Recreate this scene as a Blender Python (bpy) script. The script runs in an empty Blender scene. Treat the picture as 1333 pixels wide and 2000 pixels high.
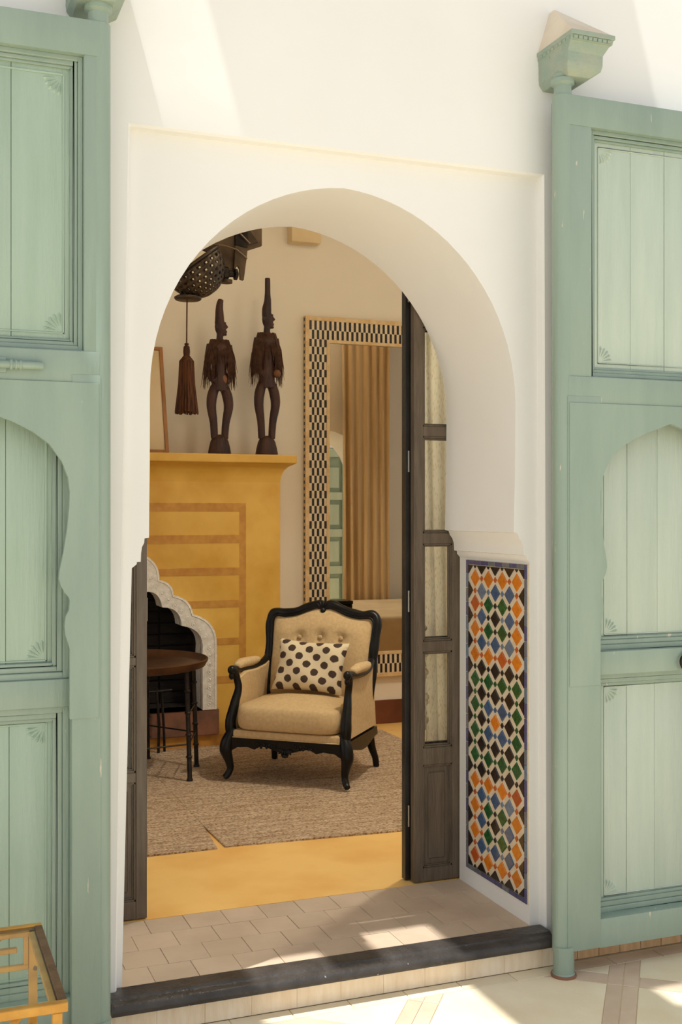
import bpy, bmesh, math, random
from mathutils import Vector, Matrix
from mathutils.geometry import tessellate_polygon
random.seed(7)
sc = bpy.context.scene
C = sc.collection
PI = math.pi

# ------------------------------------------------------------------ camera, sky, sun, exposure
cam = bpy.data.cameras.new('camera')
cam.sensor_fit = 'VERTICAL'; cam.sensor_height = 36.0; cam.sensor_width = 24.0
cam.lens = 2215.0 / 2000.0 * 36.0
cam.clip_start = 0.05; cam.clip_end = 200
cam_o = bpy.data.objects.new('camera', cam); C.objects.link(cam_o)
cam_o.location = (0, -3.5, 1.6)
cam_o.rotation_euler = (PI / 2, 0, -math.radians(21.13))
sc.camera = cam_o

world = bpy.data.worlds.new('sky'); sc.world = world
world.use_nodes = True
bg = world.node_tree.nodes['Background']
bg.inputs['Color'].default_value = (0.94, 0.97, 1.02, 1)
bg.inputs['Strength'].default_value = 0.90

sun = bpy.data.lights.new('sun', 'SUN'); sun.energy = 5.2; sun.angle = math.radians(0.35); sun.color = (1.0, 0.98, 0.95)
sun_o = bpy.data.objects.new('sun', sun); C.objects.link(sun_o)
sun_o.location = (-3, -2, 8)
SUN = Vector((0.275, 0.11, -1.0)).normalized()
sun_o.rotation_euler = SUN.to_track_quat('-Z', 'Y').to_euler()

sc.view_settings.view_transform = 'Standard'
sc.view_settings.look = 'None'
sc.view_settings.exposure = -0.10
sc.view_settings.gamma = 1.0
sc.view_settings.use_curve_mapping = False

# ------------------------------------------------------------------ materials
def lin(r, g, b):
    f = lambda c: ((c / 255 + 0.055) / 1.055) ** 2.4 if c > 10 else c / 255 / 12.92
    return (f(r), f(g), f(b), 1)

def material(name, col, col2=None, scale=6.0, rough=0.6, metal=0.0, bump=0.0, bscale=40.0, stretch=(1, 1, 1),
             detail=4.0, rnd=0.0, spec=0.4, lo=0.35, hi=0.7, coat=0.0, chips=None):
    m = bpy.data.materials.new(name); m.use_nodes = True
    nt = m.node_tree; N = nt.nodes; L = nt.links
    b = N['Principled BSDF']
    b.inputs['Roughness'].default_value = rough; b.inputs['Metallic'].default_value = metal
    b.inputs['Specular IOR Level'].default_value = spec
    if coat: b.inputs['Coat Weight'].default_value = coat; b.inputs['Coat Roughness'].default_value = 0.12
    geo = N.new('ShaderNodeNewGeometry')
    mp = N.new('ShaderNodeMapping'); mp.inputs['Scale'].default_value = stretch
    L.new(geo.outputs['Position'], mp.inputs['Vector'])
    out = None
    if col2 is not None:
        nz = N.new('ShaderNodeTexNoise'); nz.inputs['Scale'].default_value = scale; nz.inputs['Detail'].default_value = detail
        L.new(mp.outputs['Vector'], nz.inputs['Vector'])
        cr = N.new('ShaderNodeValToRGB')
        cr.color_ramp.elements[0].position = lo; cr.color_ramp.elements[0].color = col
        cr.color_ramp.elements[1].position = hi; cr.color_ramp.elements[1].color = col2
        L.new(nz.outputs['Fac'], cr.inputs['Fac']); out = cr.outputs['Color']
    else:
        rgb = N.new('ShaderNodeRGB'); rgb.outputs[0].default_value = col; out = rgb.outputs[0]
    if chips is not None:       # sparse flakes of another colour
        nz2 = N.new('ShaderNodeTexNoise'); nz2.inputs['Scale'].default_value = chips[1]; nz2.inputs['Detail'].default_value = 3
        L.new(mp.outputs['Vector'], nz2.inputs['Vector'])
        cr2 = N.new('ShaderNodeValToRGB'); cr2.color_ramp.elements[0].position = chips[2]; cr2.color_ramp.elements[1].position = chips[2] + 0.02
        L.new(nz2.outputs['Fac'], cr2.inputs['Fac'])
        mx = N.new('ShaderNodeMix'); mx.data_type = 'RGBA'
        L.new(cr2.outputs['Color'], mx.inputs['Factor']); L.new(out, mx.inputs['A']); mx.inputs['B'].default_value = chips[0]
        out = mx.outputs['Result']
    if rnd:
        oi = N.new('ShaderNodeObjectInfo')
        mr = N.new('ShaderNodeMapRange'); mr.inputs['To Min'].default_value = 1 - rnd; mr.inputs['To Max'].default_value = 1 + rnd
        L.new(oi.outputs['Random'], mr.inputs['Value'])
        vm = N.new('ShaderNodeVectorMath'); vm.operation = 'SCALE'
        L.new(out, vm.inputs[0]); L.new(mr.outputs['Result'], vm.inputs['Scale']); out = vm.outputs['Vector']
    L.new(out, b.inputs['Base Color'])
    if bump:
        n3 = N.new('ShaderNodeTexNoise'); n3.inputs['Scale'].default_value = bscale; n3.inputs['Detail'].default_value = 5
        L.new(mp.outputs['Vector'], n3.inputs['Vector'])
        bp = N.new('ShaderNodeBump'); bp.inputs['Strength'].default_value = bump; bp.inputs['Distance'].default_value = 0.01
        L.new(n3.outputs['Fac'], bp.inputs['Height']); L.new(bp.outputs['Normal'], b.inputs['Normal'])
    return m

M = {}
M['plaster'] = material('white_plaster', (0.85, 0.845, 0.815, 1), (0.82, 0.81, 0.775, 1), 1.6, 0.85, bump=0.12, bscale=9, spec=0.2)
M['plaster_in'] = material('cream_plaster', (0.82, 0.735, 0.58, 1), (0.77, 0.68, 0.52, 1), 1.3, 0.85, bump=0.1, bscale=8, spec=0.2)
M['green'] = material('green_paint', lin(146, 164, 150), lin(135, 154, 141), 3.2, 0.38, bump=0.25, bscale=22, stretch=(3, 3, 0.5), spec=0.5,
                      chips=((0.55, 0.52, 0.42, 1), 17, 0.715))
M['pale_green'] = material('pale_green_paint', lin(186, 199, 185), lin(175, 190, 176), 4, 0.42, bump=0.3, bscale=26, stretch=(4, 4, 0.4), spec=0.5, rnd=0.04)
M['mid_green'] = material('mid_green_paint', lin(164, 185, 168), lin(154, 176, 158), 4, 0.42, bump=0.3, bscale=26, stretch=(4, 4, 0.4), spec=0.5, rnd=0.04)  # panels of the leaf with the bolt, darker than the pale green
M['cap_stone'] = material('beige_cap_plaster', lin(226, 214, 194), lin(214, 200, 178), 8, 0.9, bump=0.2)
M['bracket'] = material('weathered_green_paint', lin(144, 162, 148), lin(160, 168, 150), 14, 0.55, bump=0.5, bscale=45, chips=((0.16, 0.13, 0.09, 1), 30, 0.72))
M['stone_black'] = material('black_stone', (0.042, 0.037, 0.033, 1), (0.07, 0.062, 0.056, 1), 14, 0.30, bump=0.35, bscale=60, spec=0.32, chips=((0.35, 0.34, 0.32, 1), 55, 0.74))
M['step_tile'] = material('tan_marble', lin(248, 232, 206), lin(236, 214, 182), 7, 0.45, stretch=(6, 6, 1.2), bump=0.15, rnd=0.025)
M['skirt_tile'] = material('ochre_marble', lin(226, 188, 144), lin(206, 162, 114), 9, 0.5, stretch=(6, 6, 1.0), bump=0.2, rnd=0.06)
M['paver'] = material('clay_paver', lin(203, 182, 157), lin(190, 168, 144), 6, 0.6, bump=0.12, bscale=30, rnd=0.05)
M['grout'] = material('grout', lin(186, 165, 141), None, rough=0.9)
M['court'] = material('cream_floor_tile', lin(243, 230, 200), lin(233, 216, 182), 5, 0.5, bump=0.1, rnd=0.05)
M['court_pink'] = material('rose_floor_tile', lin(224, 201, 176), lin(210, 184, 158), 8, 0.5, bump=0.12, rnd=0.05)
M['ochre'] = material('ochre_tadelakt_floor', lin(246, 202, 122), lin(230, 174, 92), 2.6, 0.42, detail=7, bump=0.06, bscale=14, lo=0.38, hi=0.68, chips=((0.85, 0.75, 0.6, 1), 12, 0.79))
M['yellow'] = material('yellow_tadelakt', lin(232, 186, 88), lin(214, 162, 62), 4.5, 0.4, detail=7, bump=0.07, bscale=16)
M['band'] = material('brown_ochre_band', lin(208, 152, 68), lin(188, 130, 54), 18, 0.5, detail=6, bump=0.08, bscale=40)
M['skirting'] = material('oxblood_skirting', lin(112, 62, 38), lin(92, 48, 30), 7, 0.4, bump=0.06)
M['carved'] = material('carved_plaster', lin(244, 238, 226), lin(222, 214, 198), 40, 0.85, bump=0.3, bscale=60)
M['soot'] = material('sooty_firebox', (0.008, 0.006, 0.005, 1), (0.022, 0.016, 0.012, 1), 8, 0.9, bump=0.6, bscale=18, stretch=(1, 1, 4))
M['hearth'] = material('red_marble', lin(150, 100, 75), lin(110, 82, 66), 12, 0.5, bump=0.1)
M['black_wood'] = material('black_lacquer_wood', (0.0035, 0.0032, 0.003, 1), (0.008, 0.007, 0.006, 1), 10, 0.33, bump=0.15, bscale=30, spec=0.28)
M['door_wood'] = material('dark_grey_door_wood', lin(106, 92, 76), lin(84, 72, 58), 9, 0.36, bump=0.2, bscale=30, stretch=(5, 5, 0.6), spec=0.5)
M['door_edge'] = material('black_door_wood', (0.012, 0.011, 0.010, 1), (0.022, 0.02, 0.018, 1), 10, 0.32, bump=0.15)
M['linen'] = material('beige_linen', lin(212, 184, 138), lin(200, 170, 124), 60, 0.85, bump=0.25, bscale=260, spec=0.15)
M['metal_black'] = material('black_iron', (0.015, 0.012, 0.010, 1), (0.04, 0.03, 0.022, 1), 22, 0.45, metal=0.6, bump=0.2)
M['tray'] = material('aged_copper_tray', lin(98, 66, 40), lin(66, 44, 28), 9, 0.42, metal=0.55, bump=0.1)
M['statue'] = material('dark_carved_wood', lin(74, 42, 26), lin(40, 22, 15), 9, 0.5, bump=0.5, bscale=50, stretch=(2, 2, 0.6))
M['statue_worn'] = material('worn_brown_wood', lin(136, 90, 54), lin(96, 58, 34), 14, 0.55, bump=0.3)
M['raffia'] = material('dark_raffia', lin(60, 36, 22), lin(86, 56, 34), 40, 0.8)
M['tassel'] = material('brown_silk', lin(98, 58, 30), lin(48, 27, 15), 120, 0.6, stretch=(1, 1, 0.05), spec=0.15)
M['frame_wood'] = material('orange_wood', lin(172, 116, 58), lin(144, 92, 42), 14, 0.45, stretch=(1, 1, 0.3))
M['bone'] = material('bone_inlay', lin(222, 192, 142), lin(206, 166, 108), 22, 0.4, bump=0.08)
M['bone_black'] = material('black_horn_inlay', (0.012, 0.009, 0.008, 1), (0.022, 0.015, 0.012, 1), 20, 0.35)
M['bone_light'] = material('pale_bone', lin(228, 208, 170), lin(214, 188, 146), 26, 0.45)
M['gold'] = material('gold_paint_metal', lin(206, 156, 72), lin(178, 128, 54), 16, 0.45, metal=0.25, bump=0.2, bscale=40, chips=((0.18, 0.09, 0.04, 1), 20, 0.70))
M['rust'] = material('brown_worn_metal', lin(120, 92, 66), lin(96, 66, 44), 22, 0.5, metal=0.2, bump=0.3)
M['pierced'] = material('pierced_bronze', lin(84, 70, 54), lin(52, 42, 32), 14, 0.42, metal=0.6, bump=0.2)
M['lamp_plate'] = material('aged_brown_metal', lin(112, 92, 70), lin(74, 58, 42), 8, 0.5, metal=0.4, bump=0.2)
M['curtain'] = material('brown_linen_curtain', lin(224, 198, 158), lin(206, 178, 136), 12, 0.85, stretch=(3, 1, 0.15), bump=0.1)
M['bed'] = material('white_bedspread', lin(222, 208, 182), lin(208, 192, 164), 5, 0.85, bump=0.1)
M['white_metal'] = material('steel_hinge', lin(150, 145, 135), None, rough=0.3, metal=0.9)
M['pompom'] = material('ivory_pompom', lin(228, 212, 184), lin(206, 184, 150), 60, 0.9, bump=0.4, bscale=120)
M['timber'] = material('grey_timber', lin(150, 128, 100), lin(120, 98, 74), 8, 0.8, stretch=(4, 0.5, 4), bump=0.3)
M['beam_box'] = material('ochre_box', lin(226, 204, 160), lin(214, 188, 140), 5, 0.7)
M['paper'] = material('cream_paper', lin(214, 190, 146), lin(206, 180, 134), 3, 0.25)
M['red'] = material('red_cloth', lin(170, 50, 40), None, rough=0.7)
Z = {}
for k, a, b_ in (('orange', lin(214, 124, 22), lin(196, 104, 14)), ('rust', lin(184, 88, 28), lin(166, 72, 22)), ('blue', lin(66, 92, 128), lin(48, 74, 110)),
                 ('paleblue', lin(110, 126, 146), lin(90, 108, 130)), ('green', lin(26, 90, 40), lin(16, 62, 30)), ('black', lin(34, 22, 20), lin(22, 16, 16)),
                 ('cobalt', lin(82, 80, 122), lin(66, 70, 104)), ('slate', lin(112, 114, 122), lin(96, 100, 112))):
    Z[k] = material('glazed_' + k + '_tile', a, b_, 60, 0.16, rnd=0.12, spec=0.6, bump=0.05, bscale=70)
M['zellige_white'] = material('ivory_glazed_tile', lin(226, 212, 186), lin(214, 196, 166), 40, 0.3, spec=0.5)

def glass_material():
    m = bpy.data.materials.new('clear_glass'); m.use_nodes = True
    nt = m.node_tree; N = nt.nodes; L = nt.links
    N.remove(N['Principled BSDF'])
    tr = N.new('ShaderNodeBsdfTransparent'); tr.inputs['Color'].default_value = (0.98, 0.985, 0.975, 1)
    gl = N.new('ShaderNodeBsdfGlossy'); gl.inputs['Roughness'].default_value = 0.03
    lw = N.new('ShaderNodeLayerWeight'); lw.inputs['Blend'].default_value = 0.5
    pw = N.new('ShaderNodeMath'); pw.operation = 'POWER'; pw.inputs[1].default_value = 4.0
    ml = N.new('ShaderNodeMath'); ml.operation = 'MULTIPLY_ADD'; ml.inputs[1].default_value = 0.6; ml.inputs[2].default_value = 0.025
    mx = N.new('ShaderNodeMixShader')
    L.new(lw.outputs['Facing'], pw.inputs[0]); L.new(pw.outputs[0], ml.inputs[0]); L.new(ml.outputs[0], mx.inputs['Fac']); L.new(tr.outputs['BSDF'], mx.inputs[1]); L.new(gl.outputs['BSDF'], mx.inputs[2])
    L.new(mx.outputs['Shader'], N['Material Output'].inputs['Surface'])
    return m
M['glass'] = glass_material()

def mirror_material():
    m = bpy.data.materials.new('mirror_glass'); m.use_nodes = True
    b = m.node_tree.nodes['Principled BSDF']
    b.inputs['Base Color'].default_value = (0.62, 0.52, 0.38, 1); b.inputs['Metallic'].default_value = 1; b.inputs['Roughness'].default_value = 0.015
    return m
M['mirror'] = mirror_material()

def rug_material():
    m = bpy.data.materials.new('woven_jute'); m.use_nodes = True
    nt = m.node_tree; N = nt.nodes; L = nt.links; b = N['Principled BSDF']
    b.inputs['Roughness'].default_value = 0.9; b.inputs['Specular IOR Level'].default_value = 0.1
    geo = N.new('ShaderNodeNewGeometry')
    def noise(scale, st, det=4):
        mp = N.new('ShaderNodeMapping'); mp.inputs['Scale'].default_value = st
        L.new(geo.outputs['Position'], mp.inputs['Vector'])
        n = N.new('ShaderNodeTexNoise'); n.inputs['Scale'].default_value = scale; n.inputs['Detail'].default_value = det
        L.new(mp.outputs['Vector'], n.inputs['Vector']); return n.outputs['Fac']
    def ramp(fac, p0, c0, p1, c1):
        cr = N.new('ShaderNodeValToRGB'); cr.color_ramp.elements[0].position = p0; cr.color_ramp.elements[0].color = c0
        cr.color_ramp.elements[1].position = p1; cr.color_ramp.elements[1].color = c1; L.new(fac, cr.inputs['Fac']); return cr.outputs['Color']
    streak = ramp(noise(7, (0.5, 7, 1), 6), 0.30, lin(190, 160, 126), 0.66, lin(226, 202, 170))
    fine = ramp(noise(120, (0.75, 1.5, 1), 2), 0.36, lin(128, 98, 66), 0.56, lin(255, 255, 255))
    mx = N.new('ShaderNodeMix'); mx.data_type = 'RGBA'; mx.blend_type = 'MULTIPLY'; mx.inputs['Factor'].default_value = 0.75
    L.new(streak, mx.inputs['A']); L.new(fine, mx.inputs['B'])
    L.new(mx.outputs['Result'], b.inputs['Base Color'])
    w = N.new('ShaderNodeTexWave'); w.wave_type = 'BANDS'; w.bands_direction = 'Y'; w.inputs['Scale'].default_value = 30; w.inputs['Distortion'].default_value = 3; w.inputs['Detail Scale'].default_value = 8
    L.new(geo.outputs['Position'], w.inputs['Vector'])
    bp = N.new('ShaderNodeBump'); bp.inputs['Strength'].default_value = 0.7; bp.inputs['Distance'].default_value = 0.004
    L.new(w.outputs['Fac'], bp.inputs['Height']); L.new(bp.outputs['Normal'], b.inputs['Normal'])
    return m
M['rug'] = rug_material()

def dots_material():
    """Ivory cotton printed with staggered dark grey ovals (object space: x across, z up)."""
    m = bpy.data.materials.new('dotted_cotton'); m.use_nodes = True
    nt = m.node_tree; N = nt.nodes; L = nt.links; b = N['Principled BSDF']
    b.inputs['Roughness'].default_value = 0.9; b.inputs['Specular IOR Level'].default_value = 0.1
    tc = N.new('ShaderNodeTexCoord'); sep = N.new('ShaderNodeSeparateXYZ')
    nz = N.new('ShaderNodeTexNoise'); nz.inputs['Scale'].default_value = 60
    L.new(tc.outputs['Object'], nz.inputs['Vector'])
    L.new(tc.outputs['Object'], sep.inputs['Vector'])
    def math_(op, a, bb=None, c=None):
        n = N.new('ShaderNodeMath'); n.operation = op
        for i, x in enumerate((a, bb, c)):
            if x is None: continue
            if isinstance(x, (int, float)): n.inputs[i].default_value = x
            else: L.new(x, n.inputs[i])
        return n.outputs[0]
    PX, PZ = 0.104, 0.086
    def dist(ox, oz):
        fx = math_('SUBTRACT', math_('FRACT', math_('ADD', math_('DIVIDE', sep.outputs['X'], PX), ox + 20)), 0.5)
        fz = math_('SUBTRACT', math_('FRACT', math_('ADD', math_('DIVIDE', sep.outputs['Z'], PZ), oz + 20)), 0.5)
        ax = math_('MULTIPLY', fx, PX); az = math_('MULTIPLY', fz, PZ * 1.12)
        return math_('SQRT', math_('ADD', math_('MULTIPLY', ax, ax), math_('MULTIPLY', az, az)))
    d = math_('MINIMUM', dist(0, 0), dist(0.5, 0.5))
    d = math_('ADD', d, math_('MULTIPLY', math_('SUBTRACT', nz.outputs['Fac'], 0.5), 0.010))
    cr = N.new('ShaderNodeValToRGB')
    cr.color_ramp.elements[0].position = 0.40; cr.color_ramp.elements[0].color = lin(76, 62, 54)
    cr.color_ramp.elements[1].position = 0.46; cr.color_ramp.elements[1].color = lin(222, 206, 172)
    L.new(math_('DIVIDE', d, 0.053), cr.inputs['Fac'])
    L.new(cr.outputs['Color'], b.inputs['Base Color'])
    bp = N.new('ShaderNodeBump'); bp.inputs['Strength'].default_value = 0.25; bp.inputs['Distance'].default_value = 0.005
    L.new(nz.outputs['Fac'], bp.inputs['Height']); L.new(bp.outputs['Normal'], b.inputs['Normal'])
    return m
M['dots'] = dots_material()

def lace_material():
    m = bpy.data.materials.new('ivory_lace'); m.use_nodes = True
    nt = m.node_tree; N = nt.nodes; L = nt.links; b = N['Principled BSDF']
    b.inputs['Roughness'].default_value = 0.9
    geo = N.new('ShaderNodeNewGeometry')
    mp = N.new('ShaderNodeMapping'); mp.inputs['Scale'].default_value = (150, 150, 42)
    L.new(geo.outputs['Position'], mp.inputs['Vector'])
    v = N.new('ShaderNodeTexVoronoi'); v.inputs['Scale'].default_value = 1.0; v.feature = 'F1'
    L.new(mp.outputs['Vector'], v.inputs['Vector'])
    cr = N.new('ShaderNodeValToRGB'); cr.color_ramp.elements[0].position = 0.12; cr.color_ramp.elements[0].color = lin(226, 214, 186)
    cr.color_ramp.elements[1].position = 0.42; cr.color_ramp.elements[1].color = lin(252, 248, 236)
    L.new(v.outputs['Distance'], cr.inputs['Fac']); L.new(cr.outputs['Color'], b.inputs['Base Color'])
    tl = N.new('ShaderNodeBsdfTranslucent'); L.new(cr.outputs['Color'], tl.inputs['Color'])
    mx = N.new('ShaderNodeMixShader'); mx.inputs['Fac'].default_value = 0.55
    L.new(b.outputs['BSDF'], mx.inputs[1]); L.new(tl.outputs['BSDF'], mx.inputs[2]); L.new(mx.outputs['Shader'], N['Material Output'].inputs['Surface'])
    return m
M['lace'] = lace_material()

# ------------------------------------------------------------------ mesh helpers
ORG = {}
def org(o): return ORG.get(o.name, Vector((0, 0, 0)))

class MB:
    def __init__(s): s.v = []; s.f = []
    def add(s, vs, fs):
        n = len(s.v); s.v += [tuple(p) for p in vs]; s.f += [tuple(i + n for i in f) for f in fs]; return s
    def box(s, x0, x1, y0, y1, z0, z1, mat=None):
        vs = [Vector(p) for p in ((x0, y0, z0), (x1, y0, z0), (x1, y1, z0), (x0, y1, z0), (x0, y0, z1), (x1, y0, z1), (x1, y1, z1), (x0, y1, z1))]
        if mat is not None: vs = [mat @ p for p in vs]
        return s.add(vs, [(0, 3, 2, 1), (4, 5, 6, 7), (0, 1, 5, 4), (1, 2, 6, 5), (2, 3, 7, 6), (3, 0, 4, 7)])
    def prism(s, poly, a, b, axis='y'):
        def P(p, t): return (p[0], t, p[1]) if axis == 'y' else ((t, p[0], p[1]) if axis == 'x' else (p[0], p[1], t))
        n = len(poly); vs = [P(p, a) for p in poly] + [P(p, b) for p in poly]
        tri = tessellate_polygon([[Vector((p[0], p[1], 0)) for p in poly]])
        fs = [tuple(t) for t in tri] + [tuple(n + i for i in reversed(t)) for t in tri]
        fs += [(i, (i + 1) % n, n + (i + 1) % n, n + i) for i in range(n)]
        return s.add(vs, fs)
    def tube(s, path, r, n=8, caps=True, squash=None, closed=False):
        path = [Vector(p) for p in path]; k = len(path)
        rr = list(r) if isinstance(r, (list, tuple)) else [r] * k
        vs = []; fs = []; prev = None
        for i, p in enumerate(path):
            if closed: t = path[(i + 1) % k] - path[i - 1]
            else: t = path[min(i + 1, k - 1)] - path[max(i - 1, 0)]
            t.normalize()
            if prev is None:
                up = Vector((0, 0, 1)) if abs(t.z) < 0.9 else Vector((1, 0, 0))
                x = t.cross(up).normalized()
            else:
                x = (prev - t * prev.dot(t))
                if x.length < 1e-6: x = t.orthogonal()
                x.normalize()
            prev = x; y = t.cross(x)
            for j in range(n):
                a = 2 * PI * j / n
                off = x * math.cos(a) * rr[i] + y * math.sin(a) * rr[i] * (1 if squash is None else squash)
                vs.append(p + off)
        m = k if closed else k - 1
        for i in range(m):
            i2 = (i + 1) % k
            for j in range(n):
                fs.append((i * n + j, i * n + (j + 1) % n, i2 * n + (j + 1) % n, i2 * n + j))
        if caps and not closed:
            fs.append(tuple(reversed(range(n)))); fs.append(tuple((k - 1) * n + j for j in range(n)))
        return s.add(vs, fs)
    def lathe(s, prof, c=(0, 0, 0), n=24, mat=None, sx=1.0, sy=1.0, skip=None):
        c = Vector(c); vs = []; fs = []; k = len(prof)
        for r, z in prof:
            for j in range(n):
                a = 2 * PI * j / n; p = Vector((r * math.cos(a) * sx, r * math.sin(a) * sy, z))
                if mat is not None: p = mat @ p
                vs.append(c + p)
        for i in range(k - 1):
            for j in range(n):
                if skip and skip(i, j): continue
                fs.append((i * n + j, i * n + (j + 1) % n, (i + 1) * n + (j + 1) % n, (i + 1) * n + j))
        if prof[0][0] > 1e-5 and not skip: fs.append(tuple(reversed(range(n))))
        if prof[-1][0] > 1e-5 and not skip: fs.append(tuple((k - 1) * n + j for j in range(n)))
        return s.add(vs, fs)
    def blob(s, c, rx, ry, rz, n=12, m=8, rot=None):
        prof = [(max(1e-6, math.sin(PI * i / m)), -math.cos(PI * i / m)) for i in range(m + 1)]
        S = Matrix.Diagonal((rx, ry, rz, 1))
        if rot is not None: S = rot @ S
        return s.lathe(prof, c, n, S)
    def loft(s, rings, caps=True):
        n = len(rings[0]); vs = [p for r in rings for p in r]; fs = []
        for i in range(len(rings) - 1):
            for j in range(n): fs.append((i * n + j, i * n + (j + 1) % n, (i + 1) * n + (j + 1) % n, (i + 1) * n + j))
        if caps: fs.append(tuple(reversed(range(n)))); fs.append(tuple((len(rings) - 1) * n + j for j in range(n)))
        return s.add(vs, fs)
    def grid(s, fn, nu, nv):
        vs = [fn(i / nu, j / nv) for j in range(nv + 1) for i in range(nu + 1)]
        fs = [(j * (nu + 1) + i, j * (nu + 1) + i + 1, (j + 1) * (nu + 1) + i + 1, (j + 1) * (nu + 1) + i) for j in range(nv) for i in range(nu)]
        return s.add(vs, fs)
    def mesh(s, name, off=(0, 0, 0), bevel=0.0, smooth=None, weld=True, seg=1):
        off = Vector(off); me = bpy.data.meshes.new(name)
        me.from_pydata([Vector(p) - off for p in s.v], [], s.f)
        bm = bmesh.new(); bm.from_mesh(me)
        if weld: bmesh.ops.remove_doubles(bm, verts=bm.verts, dist=1e-5)
        bmesh.ops.recalc_face_normals(bm, faces=bm.faces)
        if bevel:
            ed = [e for e in bm.edges if len(e.link_faces) == 2 and e.calc_face_angle(0) > 0.6]
            bmesh.ops.bevel(bm, geom=ed, offset=bevel, segments=seg, affect='EDGES', profile=0.6, clamp_overlap=True)
        bm.to_mesh(me); bm.free()
        if smooth is not None:
            for p in me.polygons: p.use_smooth = True
            me.set_sharp_from_angle(angle=math.radians(smooth))
        return me
    def build(s, name, mat, parent=None, at=None, **kw):
        off = org(parent) if parent is not None else (Vector(at) if at is not None else Vector((0, 0, 0)))
        me = s.mesh(name, off, **kw)
        me.materials.append(mat if not isinstance(mat, str) else M[mat])
        o = bpy.data.objects.new(name, me); C.objects.link(o)
        if parent is not None: o.parent = parent; ORG[o.name] = off.copy()
        else: o.location = off; ORG[o.name] = off.copy()
        return o

def root(name, loc=(0, 0, 0), rotz=None):
    o = bpy.data.objects.new(name, None); C.objects.link(o); o.empty_display_size = 0.1
    o.location = loc
    if rotz is not None: o.rotation_euler = (0, 0, rotz); ORG[o.name] = Vector((0, 0, 0))   # parts are given in local coordinates
    else: ORG[o.name] = Vector(loc)
    return o
def tag(o, label=None, cat=None, group=None, kind=None):
    if label: o['label'] = label
    if cat: o['category'] = cat
    if group: o['group'] = group
    if kind: o['kind'] = kind
    return o
def struct(o, label=None, cat=None): return tag(o, label, cat, kind='structure')
def piece(name, me, mat, parent, loc, rot=None, scale=None):
    """a copy sharing mesh data, with its own material slot"""
    o = bpy.data.objects.new(name, me); C.objects.link(o)
    if not me.materials: me.materials.append(None)
    o.material_slots[0].link = 'OBJECT'; o.material_slots[0].material = M[mat] if isinstance(mat, str) else mat
    o.parent = parent; o.location = Vector(loc) - org(parent)
    if rot: o.rotation_euler = rot
    if scale: o.scale = scale
    return o
def polyfill(mb, loops, y, flip=False):
    """a flat sheet in the plane Y = y with holes: loops[0] is the outline, all in (x, z)"""
    flat = [p for l in loops for p in l]
    tri = tessellate_polygon([[Vector((p[0], p[1], 0)) for p in l] for l in loops])
    mb.add([(p[0], y, p[1]) for p in flat], [tuple(t) for t in tri])
def band(mb, la, ya, lb, yb):
    n = len(la)
    mb.add([(p[0], ya, p[1]) for p in la] + [(p[0], yb, p[1]) for p in lb], [(i, (i + 1) % n, n + (i + 1) % n, n + i) for i in range(n)])
def spline(pts, n=8):
    """Catmull-Rom through points"""
    P = [Vector(p) for p in pts]; out = []
    for i in range(len(P) - 1):
        p0 = P[max(i - 1, 0)]; p1 = P[i]; p2 = P[i + 1]; p3 = P[min(i + 2, len(P) - 1)]
        for k in range(n):
            t = k / n
            out.append(0.5 * ((2 * p1) + (p2 - p0) * t + (2 * p0 - 5 * p1 + 4 * p2 - p3) * t * t + (3 * p1 - p0 - 3 * p2 + p3) * t ** 3))
    out.append(P[-1]); return out
def lerp_list(vals, n): 
    out = []
    for i in range(len(vals) - 1):
        for k in range(n): out.append(vals[i] + (vals[i + 1] - vals[i]) * k / n)
    out.append(vals[-1]); return out
def fuse(mb, name, mat, parent=None, at=None, voxel=0.006, smooth_it=4):
    """boolean-like union of overlapping closed shapes into one continuous skin"""
    tmp = bpy.data.objects.new('tmp', mb.mesh('tmp', weld=False)); C.objects.link(tmp)
    r = tmp.modifiers.new('r', 'REMESH'); r.mode = 'VOXEL'; r.voxel_size = voxel; r.adaptivity = 0
    sm = tmp.modifiers.new('s', 'SMOOTH'); sm.iterations = smooth_it; sm.factor = 0.5
    dg = bpy.context.evaluated_depsgraph_get(); dg.update()
    me = bpy.data.meshes.new_from_object(tmp.evaluated_get(dg)); me.name = name
    bpy.data.objects.remove(tmp)
    off = org(parent) if parent is not None else (Vector(at) if at is not None else Vector((0, 0, 0)))
    me.transform(Matrix.Translation(-off))
    me.materials.clear(); me.materials.append(M[mat])
    for p in me.polygons: p.use_smooth = True
    o = bpy.data.objects.new(name, me); C.objects.link(o)
    if parent is not None: o.parent = parent
    else: o.location = off
    ORG[o.name] = off.copy()
    return o

# ------------------------------------------------------------------ the facade, the room shell
FL = 0.12                     # level of the room floor above the courtyard
REC = 0.045                   # depth of the sunk rectangular frame round the arch
WT = 0.595                    # wall thickness
def arch_loop():
    L_ = [(0.634, 0.0), (0.668, 1.424), (0.683, 1.436), (0.684, 1.443), (0.696, 1.444), (0.697, 1.470), (0.700, 1.490), (0.707, 1.503), (0.708, 1.517), (0.722, 1.519), (0.7245, 1.75)]
    for i in range(0, 41):
        a = PI - PI * i / 40
        h = math.cos(a); z = 1.98 + 0.69 * math.sin(a) + 0.016 * (1 - abs(h)) ** 2
        L_.append((1.381 + 0.656 * h, z))
    L_ += [(2.035, 1.75), (2.030, 1.527), (2.046, 1.524), (2.052, 1.508), (2.063, 1.494), (2.070, 1.472), (2.071, 1.446), (2.083, 1.443), (2.084, 1.432), (2.097, 1.418), (2.095, 0.0)]
    return L_
ARCH = arch_loop()
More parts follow.
